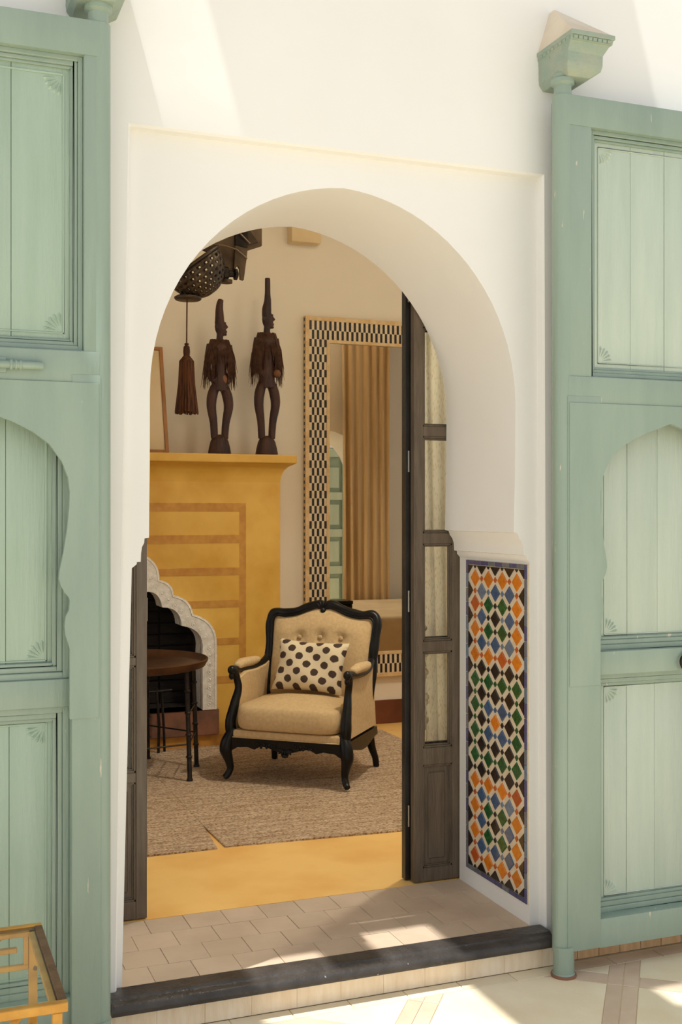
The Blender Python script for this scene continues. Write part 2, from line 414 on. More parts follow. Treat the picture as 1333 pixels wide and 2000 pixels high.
WIN = [(3.42, 0.12), (3.42, 1.9)] + [(3.87 - 0.45 * math.cos(PI * i / 16), 1.9 + 0.5 * math.sin(PI * i / 16)) for i in range(17)] + [(4.32, 1.9), (4.32, 0.12)]
ALF = [(0.606, 0.0), (0.649, 2.80), (2.128, 2.80), (2.138, 0.0)]
wf = MB()
OUT = [(-3.0, -0.1), (-3.0, 7.5), (7.0, 7.5), (7.0, -0.1)]
polyfill(wf, [OUT, ALF, WIN], 0.0)
# rounded plaster arris between wall face and sunk frame
ALF2 = [(0.612, 0.0), (0.655, 2.794), (2.122, 2.794), (2.132, 0.0)]
band(wf, ALF, 0.0, ALF2, 0.010); band(wf, ALF2, 0.010, ALF2, REC)
polyfill(wf, [ALF2, ARCH], REC)
band(wf, ARCH, REC, ARCH, WT); band(wf, WIN, 0.0, WIN, WT)
polyfill(wf, [OUT, ARCH, WIN], WT)
band(wf, OUT, 0.0, OUT, WT)
struct(wf.build('wall_front', 'plaster', smooth=28), 'white plaster courtyard wall with sunk frame and horseshoe arched doorway')

RX0, RX1, RY1, CEIL = -1.3, 5.2, 3.8, 3.9
struct(MB().box(RX0 - 0.2, RX1 + 0.2, RY1, RY1 + 0.2, -0.1, CEIL + 0.1).build('wall_back', 'plaster_in'), 'cream plaster back wall of the room')
wl = MB()       # left wall, with an unseen window opening added to brighten the room
wl.box(RX0 - 0.2, RX0, WT, 1.1, -0.1, CEIL + 0.1); wl.box(RX0 - 0.2, RX0, 3.2, RY1, -0.1, CEIL + 0.1); wl.box(RX0 - 0.2, RX0, 1.1, 3.2, -0.1, 0.6); wl.box(RX0 - 0.2, RX0, 1.1, 3.2, 3.3, CEIL + 0.1)
struct(wl.build('wall_left', 'plaster_in'))
wr = MB()       # right wall with a tall unseen window opening, added to let in daylight
wr.box(RX1, RX1 + 0.2, WT, 0.9, -0.1, CEIL + 0.1); wr.box(RX1, RX1 + 0.2, 3.5, RY1, -0.1, CEIL + 0.1)
wr.box(RX1, RX1 + 0.2, 0.9, 3.5, -0.1, 0.55); wr.box(RX1, RX1 + 0.2, 0.9, 3.5, 3.6, CEIL + 0.1)
struct(wr.build('wall_right', 'plaster_in'))
struct(MB().box(RX0 - 0.2, RX1 + 0.2, WT, RY1 + 0.2, CEIL, CEIL + 0.15).build('ceiling', 'plaster_in'))
struct(MB().box(RX0, RX1, WT, RY1, -0.1, FL).build('floor', 'ochre'), 'polished ochre plaster floor of the room')
struct(MB().box(2.3, RX1, RY1 - 0.012, RY1, FL, 0.285).build('baseboard_back', 'skirting', bevel=0.003), 'dark oxblood skirting along the back wall')

def clip(poly, a, b, c):
    """keep the part of a convex polygon where a*x + b*y <= c"""
    out = []
    for i in range(len(poly)):
        p, q = poly[i], poly[(i + 1) % len(poly)]
        dp = a * p[0] + b * p[1] - c; dq = a * q[0] + b * q[1] - c
        if dp <= 0: out.append(p)
        if (dp < 0 < dq) or (dq < 0 < dp):
            t = dp / (dp - dq); out.append((p[0] + (q[0] - p[0]) * t, p[1] + (q[1] - p[1]) * t))
    return out
def slab(poly, z0, z1, ch):
    mb = MB(); cx = sum(p[0] for p in poly) / len(poly); cy = sum(p[1] for p in poly) / len(poly)
    def sh(d): 
        o = []
        for p in poly:
            v = Vector((cx - p[0], cy - p[1])); l = v.length or 1; o.append((p[0] + v.x / l * d, p[1] + v.y / l * d))
        return o
    r = [[(p[0], p[1], z0) for p in poly], [(p[0], p[1], z1 - ch) for p in poly], [(p[0], p[1], z1) for p in sh(ch * 1.4)]]
    mb.loft(r); return mb, (cx, cy)

# courtyard paving: cream slabs laid diagonally, parted by paired rose strips
court = struct(MB().box(-9, 12, -14, 0.0, -0.12, -0.004).build('floor_courtyard', 'court'), 'cream courtyard paving with rose strips')
D1 = Vector((0.608, 0.794)); D2 = Vector((0.794, -0.608)); PER = 0.62
def uvpoly(u0, u1, v0, v1): return [tuple(D1 * a + D2 * b) for a, b in ((u0, v0), (u1, v0), (u1, v1), (u0, v1))]
def paving(poly, mat):
    for h in ((0, 1, -0.108), (0, -1, 1.5), (-1, 0, -0.25), (1, 0, 3.5)):
        poly = clip(poly, *h)
        if len(poly) < 3: return
    ar = abs(sum(poly[i][0] * poly[(i + 1) % len(poly)][1] - poly[(i + 1) % len(poly)][0] * poly[i][1] for i in range(len(poly)))) / 2
    if ar < 0.0008: return
    mb, c = slab(poly, -0.004, 0.0, 0.0015)
    mb.build('tile', mat, court)
for iu in range(-4, 4):
    for iv in range(-4, 4):
        u0 = 1.165 + PER * iu; v0 = 1.913 + PER * iv
        paving(uvpoly(u0 + 0.09, u0 + PER, v0 + 0.105, v0 + PER), 'court')
        for k in range(2):
            paving(uvpoly(u0 + 0.002, u0 + PER / 2 - 0.002, v0 + 0.0525 * k + 0.002, v0 + 0.0525 * (k + 1) - 0.002), 'court_pink')
            paving(uvpoly(u0 + PER / 2 + 0.002, u0 + PER - 0.002, v0 + 0.0525 * k + 0.002, v0 + 0.0525 * (k + 1) - 0.002), 'court_pink')
        paving(uvpoly(u0 + 0.002, u0 + 0.088, v0 + 0.107, v0 + PER - 0.002), 'court_pink')
for i in range(16):                 # border course along the foot of the wall
    x0 = 0.36 + i * 0.2; mb, c = slab([(x0, -0.106), (x0 + 0.197, -0.106), (x0 + 0.197, -0.04), (x0, -0.04)], -0.004, 0.0, 0.0012); mb.build('border_tile', 'court' if x0 < 2.1 else 'court_pink', court)

# step: riser tiles, black stone nosing, clay paving of the doorway
step = root('step', (1.36, 0, 0)); struct(step, 'tan tiled step under the doorway', None)
MB().box(0.575, 2.16, -0.03, 0.03, 0.0, 0.082).build('step_core', 'grout', step)
x = 0.578
while x < 2.15:
    w = min(0.152, 2.157 - x); MB().box(x, x + w - 0.0006, -0.038, -0.028, 0.001, 0.081).build('riser_tile', 'step_tile', step, bevel=0.0005); x += 0.152
x = 2.163
while x < 3.6:
    MB().box(x, x + 0.088, -0.022, 0.0, 0.0, 0.094).build('skirting_tile', 'skirt_tile', step, bevel=0.001); x += 0.09
nose = [(0.03, 0.124), (-0.030, 0.125), (-0.040, 0.1235), (-0.044, 0.119), (-0.052, 0.1165), (-0.066, 0.116), (-0.078, 0.112), (-0.085, 0.104), (-0.087, 0.094), (-0.084, 0.084), (-0.076, 0.080), (0.03, 0.080)]
th = MB().prism(nose, 0.585, 2.128, 'x').build('trim_1', 'stone_black', smooth=35, at=(1.36, 0, 0.08))
struct(th, 'worn black stone nosing along the doorstep')
bed = struct(MB().box(0.56, 2.18, 0.03, WT + 0.002, 0.0, FL - 0.004).build('floor_threshold', 'grout'), 'clay tiles paving the doorway threshold')
TP = 0.143
for r in range(4):
    y0 = 0.032 + r * 0.1405
    off = (0.5 * TP if r % 2 else 0.0)
    for k in range(-1, 12):
        x0 = 0.60 + k * TP + off; x1 = x0 + TP - 0.0016; x0 = max(x0, 0.625); x1 = min(x1, 2.11)
        if x1 - x0 < 0.02: continue
        MB().box(x0, x1, y0, y0 + 0.139, FL - 0.006, FL + random.uniform(-0.0008, 0.0008)).build('tile', 'paver', bed, bevel=0.0008)

# unseen sun blockers, added overhead; their gaps are shaped to cast the sun patches
def Q(x0, y0, z): return (x0 - 0.275 * z, y0 - 0.11 * z)
ZC = 7.5
blocker = root('sun_blocker', (0, -0.8, ZC)); struct(blocker, 'added unseen planks that block the sun from the courtyard wall')
def plank(a, b, c, d, to_wall=True):
    (x0_, y0_), (x1_, y1_) = Q(a, c, ZC), Q(b, d, ZC)
    MB().box(x0_, x1_, y0_, 0.35 if to_wall else y1_, ZC, ZC + 0.05).build('plank', 'timber', blocker)
YN = -1.15
plank(0.10, 1.05, YN, 0)
YR = -0.85
plank(1.785, 2.335, YR, 0); plank(2.335, 2.62, -0.33, 0); plank(2.335, 2.62, YR, -0.47, False); plank(2.62, 3.45, YR, 0)
plank(1.335, 1.512, -0.05, 0)
plank(1.05, 1.335, 0.10, 0)
plank(1.500, 1.80, 0.195, 0.305, False)

# ------------------------------------------------------------------ glazed mosaic panel on the door reveal
PX = 2.095; y0, y1, z0, z1 = 0.050, 0.520, 0.192, 1.412
zel = root('mosaic_panel', (PX, (y0 + y1) / 2, z0)); struct(zel, 'panel of orange, blue, green and black diamond mosaic tiles in the door reveal')
MB().box(PX - 0.006, PX + 0.004, y0, y1, z0, z1).build('ivory_ground', 'zellige_white', zel, bevel=0.001)
BW = 0.0185
iy0, iy1, iz0, iz1 = y0 + BW + 0.002, y1 - BW - 0.002, z0 + BW + 0.002, z1 - BW - 0.002
cw = (iy1 - iy0) / 4; chh = (iz1 - iz0) / 12
def diamond_mesh(nm, hy, hz, t=0.004):
    mb = MB(); k = 0.9
    mb.loft([[(0, hy, 0), (0, 0, hz), (0, -hy, 0), (0, 0, -hz)], [(-t * 0.7, hy, 0), (-t * 0.7, 0, hz), (-t * 0.7, -hy, 0), (-t * 0.7, 0, -hz)], [(-t, hy * k, 0), (-t, 0, hz * k), (-t, -hy * k, 0), (-t, 0, -hz * k)]])
    return mb.mesh(nm)
def half_mesh(nm, pts, t=0.004):
    mb = MB(); mb.loft([[(0, p[0], p[1]) for p in pts], [(-t, p[0], p[1]) for p in pts]]); return mb.mesh(nm)
BH, BZ = cw * 0.335, chh * 0.335; SH, SZ = cw * 0.105, chh * 0.115
big = diamond_mesh('tile', BH, BZ); small = diamond_mesh('small_tile', SH, SZ)
half_l = half_mesh('tile', [(0, -BZ), (BH, 0), (0, BZ)]); half_r = half_mesh('tile', [(0, -BZ), (-BH, 0), (0, BZ)])
half_t = half_mesh('tile', [(-BH, 0), (BH, 0), (0, -BZ)]); half_b = half_mesh('tile', [(-BH, 0), (BH, 0), (0, BZ)])
tri_t = half_mesh('small_tile', [(-SH, 0), (SH, 0), (0, -SZ)]); tri_b = half_mesh('small_tile', [(-SH, 0), (SH, 0), (0, SZ)])
A = ['oooo', 'oggo', 'oggo', 'oooo', 'gggg', 'gbbg', 'gbbg', 'gggg', 'oooo', 'oggo', 'oggo', 'oooo']
B = ['bbb', 'bkb', 'bbb', 'kkk', 'kkk', 'kok', 'kkk', 'kkk', 'bbb', 'bkb', 'bbb']
CM = {'o': 'orange', 'g': 'green', 'b': 'blue', 'k': 'black'}
def yc(c): return iy1 - (c + 0.5) * cw          # column 0 lies at the inner end of the reveal
def zc(r): return iz1 - (r + 0.5) * chh
XF = PX - 0.006
for r in range(12):
    for c in range(4):
        k = CM[A[r][c]]
        if k == 'orange' and random.random() < 0.07: k = 'rust'
        piece('tile', big, Z[k], zel, (XF, yc(c) + random.uniform(-.0006, .0006), zc(r) + random.uniform(-.0008, .0008)))
        if c < 3: piece('small_tile', small, Z['rust' if A[r][c] == 'o' else ('black' if r in (1, 2, 9, 10) else CM[A[r][c]])], zel, (XF, yc(c + 0.5), zc(r)))
for r in range(11):
    for c in range(3):
        k = CM[B[r][c]]
        if k == 'blue' and random.random() < 0.3: k = 'paleblue'
        piece('tile', big, Z[k], zel, (XF, yc(c + 0.5), zc(r + 0.5) + random.uniform(-.0008, .0008)))
    for c in range(4):
        a = A[r][c]; b2 = B[r][min(c, 2)]
        k = 'rust' if (c in (0, 3) and a == 'o' and A[r + 1][c] == 'o') else ('green' if c in (0, 3) and a == 'g' and A[r + 1][c] == 'g' else ('paleblue' if 'b' in b2 else 'black'))
        piece('small_tile', small, Z[k], zel, (XF, yc(c), zc(r + 0.5)))
    piece('tile', half_l if False else half_r, Z['black'], zel, (XF, iy1, zc(r + 0.5)))
    piece('tile', half_l, Z['black'], zel, (XF, iy0, zc(r + 0.5)))
for c in range(3):
    piece('tile', half_t, Z['black'], zel, (XF, yc(c + 0.5), iz1)); piece('tile', half_b, Z['black'], zel, (XF, yc(c + 0.5), iz0))
for c in range(4):
    piece('small_tile', tri_t, Z['black'], zel, (XF, yc(c), iz1)); piece('small_tile', tri_b, Z['black'], zel, (XF, yc(c), iz0))
for cy_, sy_ in ((iy0, 1), (iy1, -1)):          # quarter pieces in the four corners
    for cz_, sz_ in ((iz0, 1), (iz1, -1)):
        piece('tile', half_mesh('tile', [(0, 0), (sy_ * BH, 0), (0, sz_ * BZ)]), Z['black'], zel, (XF, cy_, cz_))
nl = 22; seg = (z1 - z0) / nl
bl = MB().box(-0.004, 0, 0.001, BW - 0.001, 0.001, seg - 0.001).mesh('border_tile', bevel=0.0008)
for k in range(nl):
    for yy in (y0, y1 - BW): piece('border_tile', bl, Z[random.choice(('cobalt', 'slate', 'cobalt', 'paleblue'))], zel, (XF, yy, z0 + k * seg))
nb = 8; sg = (y1 - y0 - 2 * BW) / nb
bs = MB().box(-0.004, 0, 0.001, sg - 0.001, 0.001, BW - 0.001).mesh('border_tile', bevel=0.0008)
for k in range(nb):
    for zz in (z0, z1 - BW): piece('border_tile', bs, Z[random.choice(('cobalt', 'slate', 'cobalt', 'slate'))], zel, (XF, y0 + BW + k * sg, zz))

# ------------------------------------------------------------------ tall green courtyard door leaves, folded back on the wall
def green_leaf(name, label, X0, sg, stile, low, hw, capx, kind):
    PG = 'pale_green' if kind == 'ring' else 'mid_green'
    W = 0.92; S = lambda s: X0 + sg * s
    d = root(name, (S(0.03), -0.125, 0)); struct(d, label)
    def bx(nm, s0, s1, ya, yb, za, zb, mat='green', bev=0.004, par=None):
        a, b2 = sorted((S(s0), S(s1))); return MB().box(a, b2, ya, yb, za, zb).build(nm, mat, par or d, bevel=bev, seg=2, smooth=40)
    yF, yS, yP, yB = -0.152, -0.134, -0.106, -0.045
    base = (yS, yP)
    # hanging post with rounded edge, pivot foot and neck
    MB().tube([(S(0.034), -0.118, 0.085), (S(0.034), -0.118, 3.035)], 0.034, 20).build('post', 'green', d, smooth=40)
    MB().lathe([(0.040, 0.0), (0.042, 0.008), (0.036, 0.014), (0.036, 0.105)], (S(0.036), -0.125, 0), 20).build('pivot_foot', 'green', d, smooth=40)
    MB().lathe([(0.0445, 0.0005), (0.0445, 0.006), (0.0425, 0.010), (0.040, 0.010), (0.040, 0.0005)], (S(0.036), -0.125, 0), 20).build('rusty_collar', 'hearth', d, smooth=40)
    MB().lathe([(0.033, 3.03), (0.030, 3.045), (0.030, 3.07), (0.041, 3.078), (0.041, 3.092), (0.033, 3.098), (0.033, 3.11)], (S(0.036), -0.118, 0), 20).build('pivot_neck', 'green', d, smooth=40)
    for a_, b_s in ((0, 1), (1, -1)):
        E_ = lambda q: (W - q if a_ else q)
        bx('stile', E_(0.034 if not a_ else 0), E_(stile), yF + 0.003, yB, 2.05, 2.935); bx('stile', E_(0.034 if not a_ else 0), E_(low), yF - 0.003, yB, 0.088, 2.0)
    bx('rail', 0.034, W, yF, yB, 2.932, 3.036)
    bx('rail', stile - 0.002, W - stile + 0.002, yS - 0.008, yB, 1.972, 2.072); bx('rail', 0.036, W, yF - 0.001, yB, 1.975, 2.068)
    bx('rail', low - 0.002, W - low + 0.002, -0.116 if kind != 'ring' else yS, yB, 1.030, 1.112)
    bx('rail', low - 0.002, W - low + 0.002, yF if kind == 'ring' else yS, yB, 0.085, 0.186)
    ow = 0.46 - hw
    for (za, zb, tag_) in ((2.072, 2.932, 'u'), (1.112, 1.972, 'm'), (0.186, 1.030, 'l')):
        e_ = stile if tag_ == 'u' else low
        a, b2 = e_, W - e_; mw = 1.0 if tag_ == 'u' else 1.35
        yS, yP = base if tag_ == 'u' else (-0.108, -0.078)
        # stepped moulding frame
        mm = MB()
        for i, (t0, t1, yy) in enumerate(((0.0, 0.014 * mw, yS + 0.004), (0.014 * mw, 0.026 * mw, yS + 0.012), (0.026 * mw, 0.034 * mw, yS + 0.019))):
            for q in ((a + t0, a + t1, za + t0, zb - t0), (b2 - t1, b2 - t0, za + t0, zb - t0), (a + t1, b2 - t1, za + t0, za + t1), (a + t1, b2 - t1, zb - t1, zb - t0)):
                x0_, x1_ = sorted((S(q[0]), S(q[1]))); mm.box(x0_, x1_, yy, yB, q[2], q[3])
        mm.build('moulding', 'green', d, bevel=0.002)
        n = 4; pa, pb = a + 0.030 * mw, b2 - 0.030 * mw; pw = (pb - pa) / n
        cuts = [pa] + [pa + pw * (k + random.uniform(-0.18, 0.18)) for k in range(1, n)] + [pb]
        for k in range(n):
            g = 0.0006
            bx('plank', cuts[k] + g, cuts[k + 1] - g, yP + random.uniform(-0.001, 0.001), yB, za + 0.026, zb - 0.026, PG, 0.0012)
        # raised field edge and carved fans in the corners
        e = 0.022; ff = MB()
        for q in ((pa + e, pa + e + 0.004, za + 0.05, zb - 0.05), (pb - e - 0.004, pb - e, za + 0.05, zb - 0.05), (pa + e, pb - e, za + 0.05, za + 0.054), (pa + e, pb - e, zb - 0.054, zb - 0.05)):
            x0_, x1_ = sorted((S(q[0]), S(q[1]))); ff.box(x0_, x1_, yP - 0.003, yP + 0.004, q[2], q[3])
        ff.build('field_bead', PG, d, bevel=0.001)
        for (cs, dirs) in ((pa + e + 0.006, 1), (pb - e - 0.006, -1)):
            for (cz, dz) in ((za + 0.058, 1), (zb - 0.058, -1)):
                if tag_ == 'm' and dz < 0: continue
                fm = MB()
                for k in range(5):
                    an = math.radians(9 + 18 * k); c, s_ = math.cos(an), math.sin(an)
                    p0 = (0.014 * c, 0.014 * s_); p1 = (0.050 * c, 0.050 * s_); wd = (-s_ * 0.0055, c * 0.0055)
                    base = [(p0[0], p0[1]), (p1[0] + wd[0], p1[1] + wd[1]), (p1[0] + c * 0.006, p1[1] + s_ * 0.006), (p1[0] - wd[0], p1[1] - wd[1])]
                    P_ = lambda q, y_: (S(cs + dirs * q[0]), y_, cz + dz * q[1])
                    rid = ((p0[0] + p1[0]) / 2 + c * 0.012, (p0[1] + p1[1]) / 2 + s_ * 0.012)
                    fm.add([P_(q, yP + 0.001) for q in base] + [P_(rid, yP - 0.006)], [(0, 1, 4), (1, 2, 4), (2, 3, 4), (3, 0, 4)])
                fm.build('carved_fan', PG, d)
    # proud board cut to a cusped horseshoe arch over the middle panel
    prof = [(1.0, 1.000), (1.0, 1.205), (0.985, 1.222), (0.962, 1.245), (0.957, 1.272), (0.965, 1.298), (0.995, 1.318), (1.0, 1.345), (0.992, 1.353), (0.955, 1.368), (0.925, 1.388), (0.908, 1.408), (0.915, 1.432),
            (0.945, 1.480), (0.978, 1.550), (0.997, 1.620), (1.0, 1.66), (0.985, 1.70), (0.935, 1.745), (0.83, 1.795), (0.69, 1.830), (0.52, 1.858), (0.33, 1.880), (0.16, 1.897), (0.05, 1.909)]
    rt = [(0.46 - h * hw, z) for h, z in prof]; lf = [(0.46 + h * hw, z) for h, z in reversed(prof)]
    poly = [(stile - 0.03, 1.0), (stile - 0.03, 1.975), (W - stile + 0.03, 1.975), (W - stile + 0.03, 1.0)] + lf[::-1][0:0]
    poly = [(0.040, 1.000), (0.040, 1.976), (W - 0.004, 1.976), (W - 0.004, 1.000)] + [(0.46 + h * hw, z) for h, z in prof] + [(0.46, 1.914)] + [(0.46 - h * hw, z) for h, z in reversed(prof)]
    pp = [(S(p[0]), p[1]) for p in poly]
    MB().prism(pp, yF - 0.006, yF + 0.014).build('arch_board', 'green', d, bevel=0.0015)
    # bracket built into the wall that holds the pivot
    def ring(z, x0, x1, yf): return [(x0, 0.0, z), (x1, 0.0, z), (x1, yf, z), (x0, yf, z)]
    xa, xb = capx
    rg = [ring(3.092, xa + 0.022, xb - 0.062, -0.165), ring(3.112, xa + 0.006, xb - 0.028, -0.185), ring(3.130, xa + 0.004, xb - 0.024, -0.190), ring(3.165, xa + 0.004, xb - 0.024, -0.192),
          ring(3.190, xa + 0.003, xb - 0.010, -0.205), ring(3.196, xa + 0.003, xb - 0.006, -0.210), ring(3.196, xa, xb - 0.002, -0.216), ring(3.210, xa, xb - 0.001, -0.220), ring(3.211, xa - 0.003, xb + 0.003, -0.226), ring(3.226, xa - 0.003, xb + 0.003, -0.226)]
    MB().loft(rg).build('bracket', 'bracket', d, bevel=0.0015)
    tt = MB()
    for k in range(8):       # small dentil beads under the cap
        xx = xa + 0.008 + (xb - xa - 0.016) * k / 8; tt.box(xx, xx + (xb - xa) / 11, -0.2235, -0.2, 3.198, 3.208)
        yy = -0.21 + 0.2 * k / 8; tt.box(xa - 0.002, xa + 0.01, yy, yy + 0.017, 3.198, 3.208)
    tt.build('dentil', 'bracket', d)
    MB().loft([ring(3.226, xa + 0.002, xb - 0.002, -0.221), [(xa + 0.05, -0.001, 3.376), (xa + 0.056, -0.001, 3.376), (xa + 0.056, -0.03, 3.376), (xa + 0.05, -0.03, 3.376)]]).build('bracket_cap', 'cap_stone', d)
    if kind == 'bolt':
        MB().tube([(S(0.20), -0.166, 2.018), (S(0.36), -0.166, 2.018)], 0.0115, 12).build('bolt', 'green', d, smooth=40)
        kb = MB().blob((S(0.277), -0.166, 2.018), 0.010, 0.016, 0.016); kb = MB()
        for s_, r_ in ((0.262, 0.0145), (0.275, 0.0145), (0.288, 0.017)): kb.blob((S(s_), -0.166, 2.018), 0.007, r_, r_)
        kb.build('bolt_knob', 'green', d, smooth=60)
        bx('bolt_plate', 0.30, 0.42, -0.160, -0.150, 1.995, 2.04)
    else:
        ringp = [(S(0.535 + 0.026 * math.cos(2 * PI * k / 24)), -0.148 + 0.004 * math.sin(2 * PI * k / 24), 1.060 + 0.028 * math.sin(2 * PI * k / 24)) for k in range(24)]
        MB().tube(ringp, 0.0045, 8, closed=True).build('ring_handle', 'metal_black', d, smooth=60)
        MB().blob((S(0.535), -0.143, 1.09), 0.010, 0.008, 0.012).build('ring_staple', 'green', d, smooth=60)
    return d
green_leaf('door_1', 'tall green panelled door leaf with long bolt beside the gilt glass table', 0.574, -1, 0.082, 0.118, 0.336, (0.455, 0.640), 'bolt')
green_leaf('door_2', 'tall green panelled door leaf with ring handle next to the mosaic reveal', 2.093, 1, 0.134, 0.168, 0.296, (2.10, 2.268), 'ring')

# ------------------------------------------------------------------ dark folding doors at the inner face of the wall
def fold_leaf(name, label, xa, sg, W, rails, ya, panel_top, edge, hinge=True):
    """xa: free edge; sg: direction towards the jamb; rails: list of (z0, z1) from the bottom up"""
    S = lambda s: xa + sg * s
    d = root(name, (S(W / 2), ya, FL)); struct(d, label)
    T = 0.036; fr = 'door_edge' if edge else 'door_wood'
    def bx(nm, s0, s1, y0_, y1_, z0_, z1_, mat, bev=0.002, par=None):
        a, b2 = sorted((S(s0), S(s1))); return MB().box(a, b2, y0_, y1_, z0_, z1_).build(nm, mat, par or d, bevel=bev)
    st = 0.040; top = rails[-1][1]
    bx('stile', 0, st, ya, ya + T, FL + 0.004, top, fr); bx('stile', W - st, W, ya, ya + T, FL + 0.004, top, fr)
    for z0_, z1_ in rails: bx('rail', st, W - st, ya, ya + T, z0_, z1_, fr)
    for (a, b2), (c, e) in zip(rails[:-1], rails[1:]):
        zl, zh = b2, c
        bead = MB()
        for t0, t1, dy in ((0, 0.007, 0.005), (0.007, 0.012, 0.010)):
            for q in ((st + t0, st + t1, zl + t0, zh - t0), (W - st - t1, W - st - t0, zl + t0, zh - t0), (st, W - st, zl + t0, zl + t1), (st, W - st, zh - t1, zh - t0)):
                x0_, x1_ = sorted((S(q[0]), S(q[1]))); bead.box(x0_, x1_, ya + dy, ya + T - dy, q[2], q[3])
        bead.build('bead', fr, d, bevel=0.001)
        if zh <= panel_top + 0.01:
            p = bx('panel', st + 0.008, W - st - 0.008, ya + 0.016, ya + T - 0.008, zl + 0.006, zh - 0.006, fr)
            bx('raised_field', st + 0.028, W - st - 0.028, ya + 0.009, ya + 0.018, zl + 0.032, zh - 0.032, fr, 0.004, p)
        else:
            bx('glass_pane', st + 0.006, W - st - 0.006, ya + 0.017, ya + 0.020, zl + 0.004, zh - 0.004, 'glass', 0)
    if hinge:
        for zz in (0.34, 1.20, 1.76, 2.44):
            MB().tube([(S(-0.006), ya + T + 0.004, zz), (S(-0.006), ya + T + 0.004, zz + 0.085)], 0.0045, 8).build('hinge', 'white_metal', d, smooth=50)
    return d
RR = [(0.124, 0.178), (0.589, 0.657), (1.042, 1.083), (1.473, 1.516), (1.903, 1.942), (2.34, 2.38), (2.70, 2.76)]
LR = [(0.124, 0.188), (0.619, 0.655), (1.043, 1.073), (1.473, 1.516), (1.903, 1.942), (2.34, 2.38), (2.70, 2.76)]
fold_leaf('door_3', 'dark narrow folding glazed door leaf behind the plain white jamb', 0.828, -1, 0.225, LR, 0.600, 0.62, False)
fold_leaf('door_4', 'dark narrow folding glazed door leaf beside the mosaic reveal', 1.897, 1, 0.210, RR, 0.600, 0.60, False)
fold_leaf('door_5', 'black folding leaf folded flat behind the front glazed leaf beside the mosaic', 1.878, 1, 0.300, RR, 0.644, 0.60, True, False)
fold_leaf('door_6', 'black folding leaf folded flat behind the leaf at the plain white jamb', 0.822, -1, 0.225, LR, 0.644, 0.62, True, False)

def drape(name, x0, x1, yc_, z0_, z1_, folds, amp, mat, at, th=0.004, ph=0.0, lean=0.0):
    n = folds * 10
    def f(u, v):
        x_ = x0 + (x1 - x0) * u + lean * v
        a = amp * (0.75 + 0.25 * math.sin(3 * v + u * 5))
        return (x_ + 0.006 * math.sin(9 * u + 4 * v), yc_ + a * (math.sin(2 * PI * folds * u + ph + 0.5 * math.sin(2.2 * v)) + .55 * math.sin(2 * PI * folds * .43 * u + 1.3) * math.sin(2 + 9 * u)), z0_ + (z1_ - z0_) * v)
    mb = MB().grid(f, n, 14)
    k = len(mb.v); vs = list(mb.v); fs = list(mb.f)
    back = [(p[0], p[1] + th, p[2]) for p in vs]
    nu = n + 1; nv = 15
    mb2 = MB(); mb2.v = vs + back; mb2.f = fs + [tuple(k + i for i in reversed(q)) for q in fs]
    edge = [j * nu for j in range(nv)]; edge2 = [j * nu + n for j in range(nv)]
    for e in (edge, edge2, list(range(nu)), list(range(k - nu, k))):
        for a, b2 in zip(e[:-1], e[1:]): mb2.f.append((a, b2, k + b2, k + a))
    return mb2.build(name, mat, at=at, smooth=60)
lc = root('lace_curtain', (2.12, 0.73, FL))
tag(lc, 'ivory lace curtain bunched behind the dark glazed leaf beside the mosaic', 'curtain')
def lace_part():
    o = drape('cloth', 2.028, 2.34, 0.745, FL + 0.02, 2.72, 6, 0.016, 'lace', (2.12, 0.73, FL), lean=-.045); o.location = (0, 0, 0); o.parent = lc
lace_part()
pm = MB().blob((0, 0, 0), 0.016, 0.014, 0.020, 8, 6).mesh('pompom', smooth=60)
for k in range(13):
    piece('pompom', pm, 'pompom', lc, (2.012 + 0.008 * math.sin(k * 2.1), 0.755 + 0.006 * math.cos(k), 0.70 + k * 0.034 + (0.012 if k % 3 == 0 else 0)), (0.4 * k, 0.3 * k, 0))
MB().tube([(2.012, 0.765, 1.14), (1.988, 0.765, 2.7)], 0.0025, 6).build('cord', 'pompom', lc)

# ------------------------------------------------------------------ rugs
def rug(label, pts, fringe=None):
    cx_ = sum(p[0] for p in pts) / len(pts); cy_ = sum(p[1] for p in pts) / len(pts)
    mb, c = slab(pts, FL + 0.0005, FL + 0.009, 0.0012)
    o = mb.build('jute_rug', 'rug', at=(cx_, cy_, FL)); tag(o, label, 'rug', 'woven jute rugs'); return o
rug('narrow strip of jute rug running to the tray table, its end nearer the doorstep', [(0.15, 1.34), (1.287, 1.336), (1.300, 1.5), (1.3155, 1.7), (1.3155, 3.44), (0.15, 3.44)])
rug('wide woven jute rug under the armchair', [(1.325, 1.350), (2.16, 1.296), (3.02, 1.245), (3.02, 3.56), (2.30, 3.56), (2.30, 3.45), (1.3165, 3.45), (1.3165, 1.68), (1.322, 1.48)])

# ------------------------------------------------------------------ fireplace
FC = 1.20
fp = root('fireplace', (FC, 3.64, FL))
tag(fp, 'ochre plaster chimney breast with brown bands and white scalloped fire surround', 'fireplace')
def arc(p, q, b, n=7):
    p = Vector(p); q = Vector(q); d = q - p; nrm = Vector((d.y, -d.x)).normalized(); o = []
    for i in range(n):
        t = i / n; o.append(tuple(p + d * t + nrm * (b * 4 * t * (1 - t))))
    return o
def mirror_loop(right): return right + [(2 * FC - x_, z_) for x_, z_ in reversed(right)]
outer_r = [(1.842, 0.360), (1.842, 0.745)] + arc((1.842, 0.76), (1.692, 0.962), 0.050) + arc((1.692, 0.962), (1.570, 1.083), 0.030) + arc((1.570, 1.083), (1.478, 1.180), 0.026) + arc((1.478, 1.180), (1.385, 1.335), 0.030) + arc((1.385, 1.335), (FC, 1.50), 0.03) + [(FC + 0.001, 1.50)]
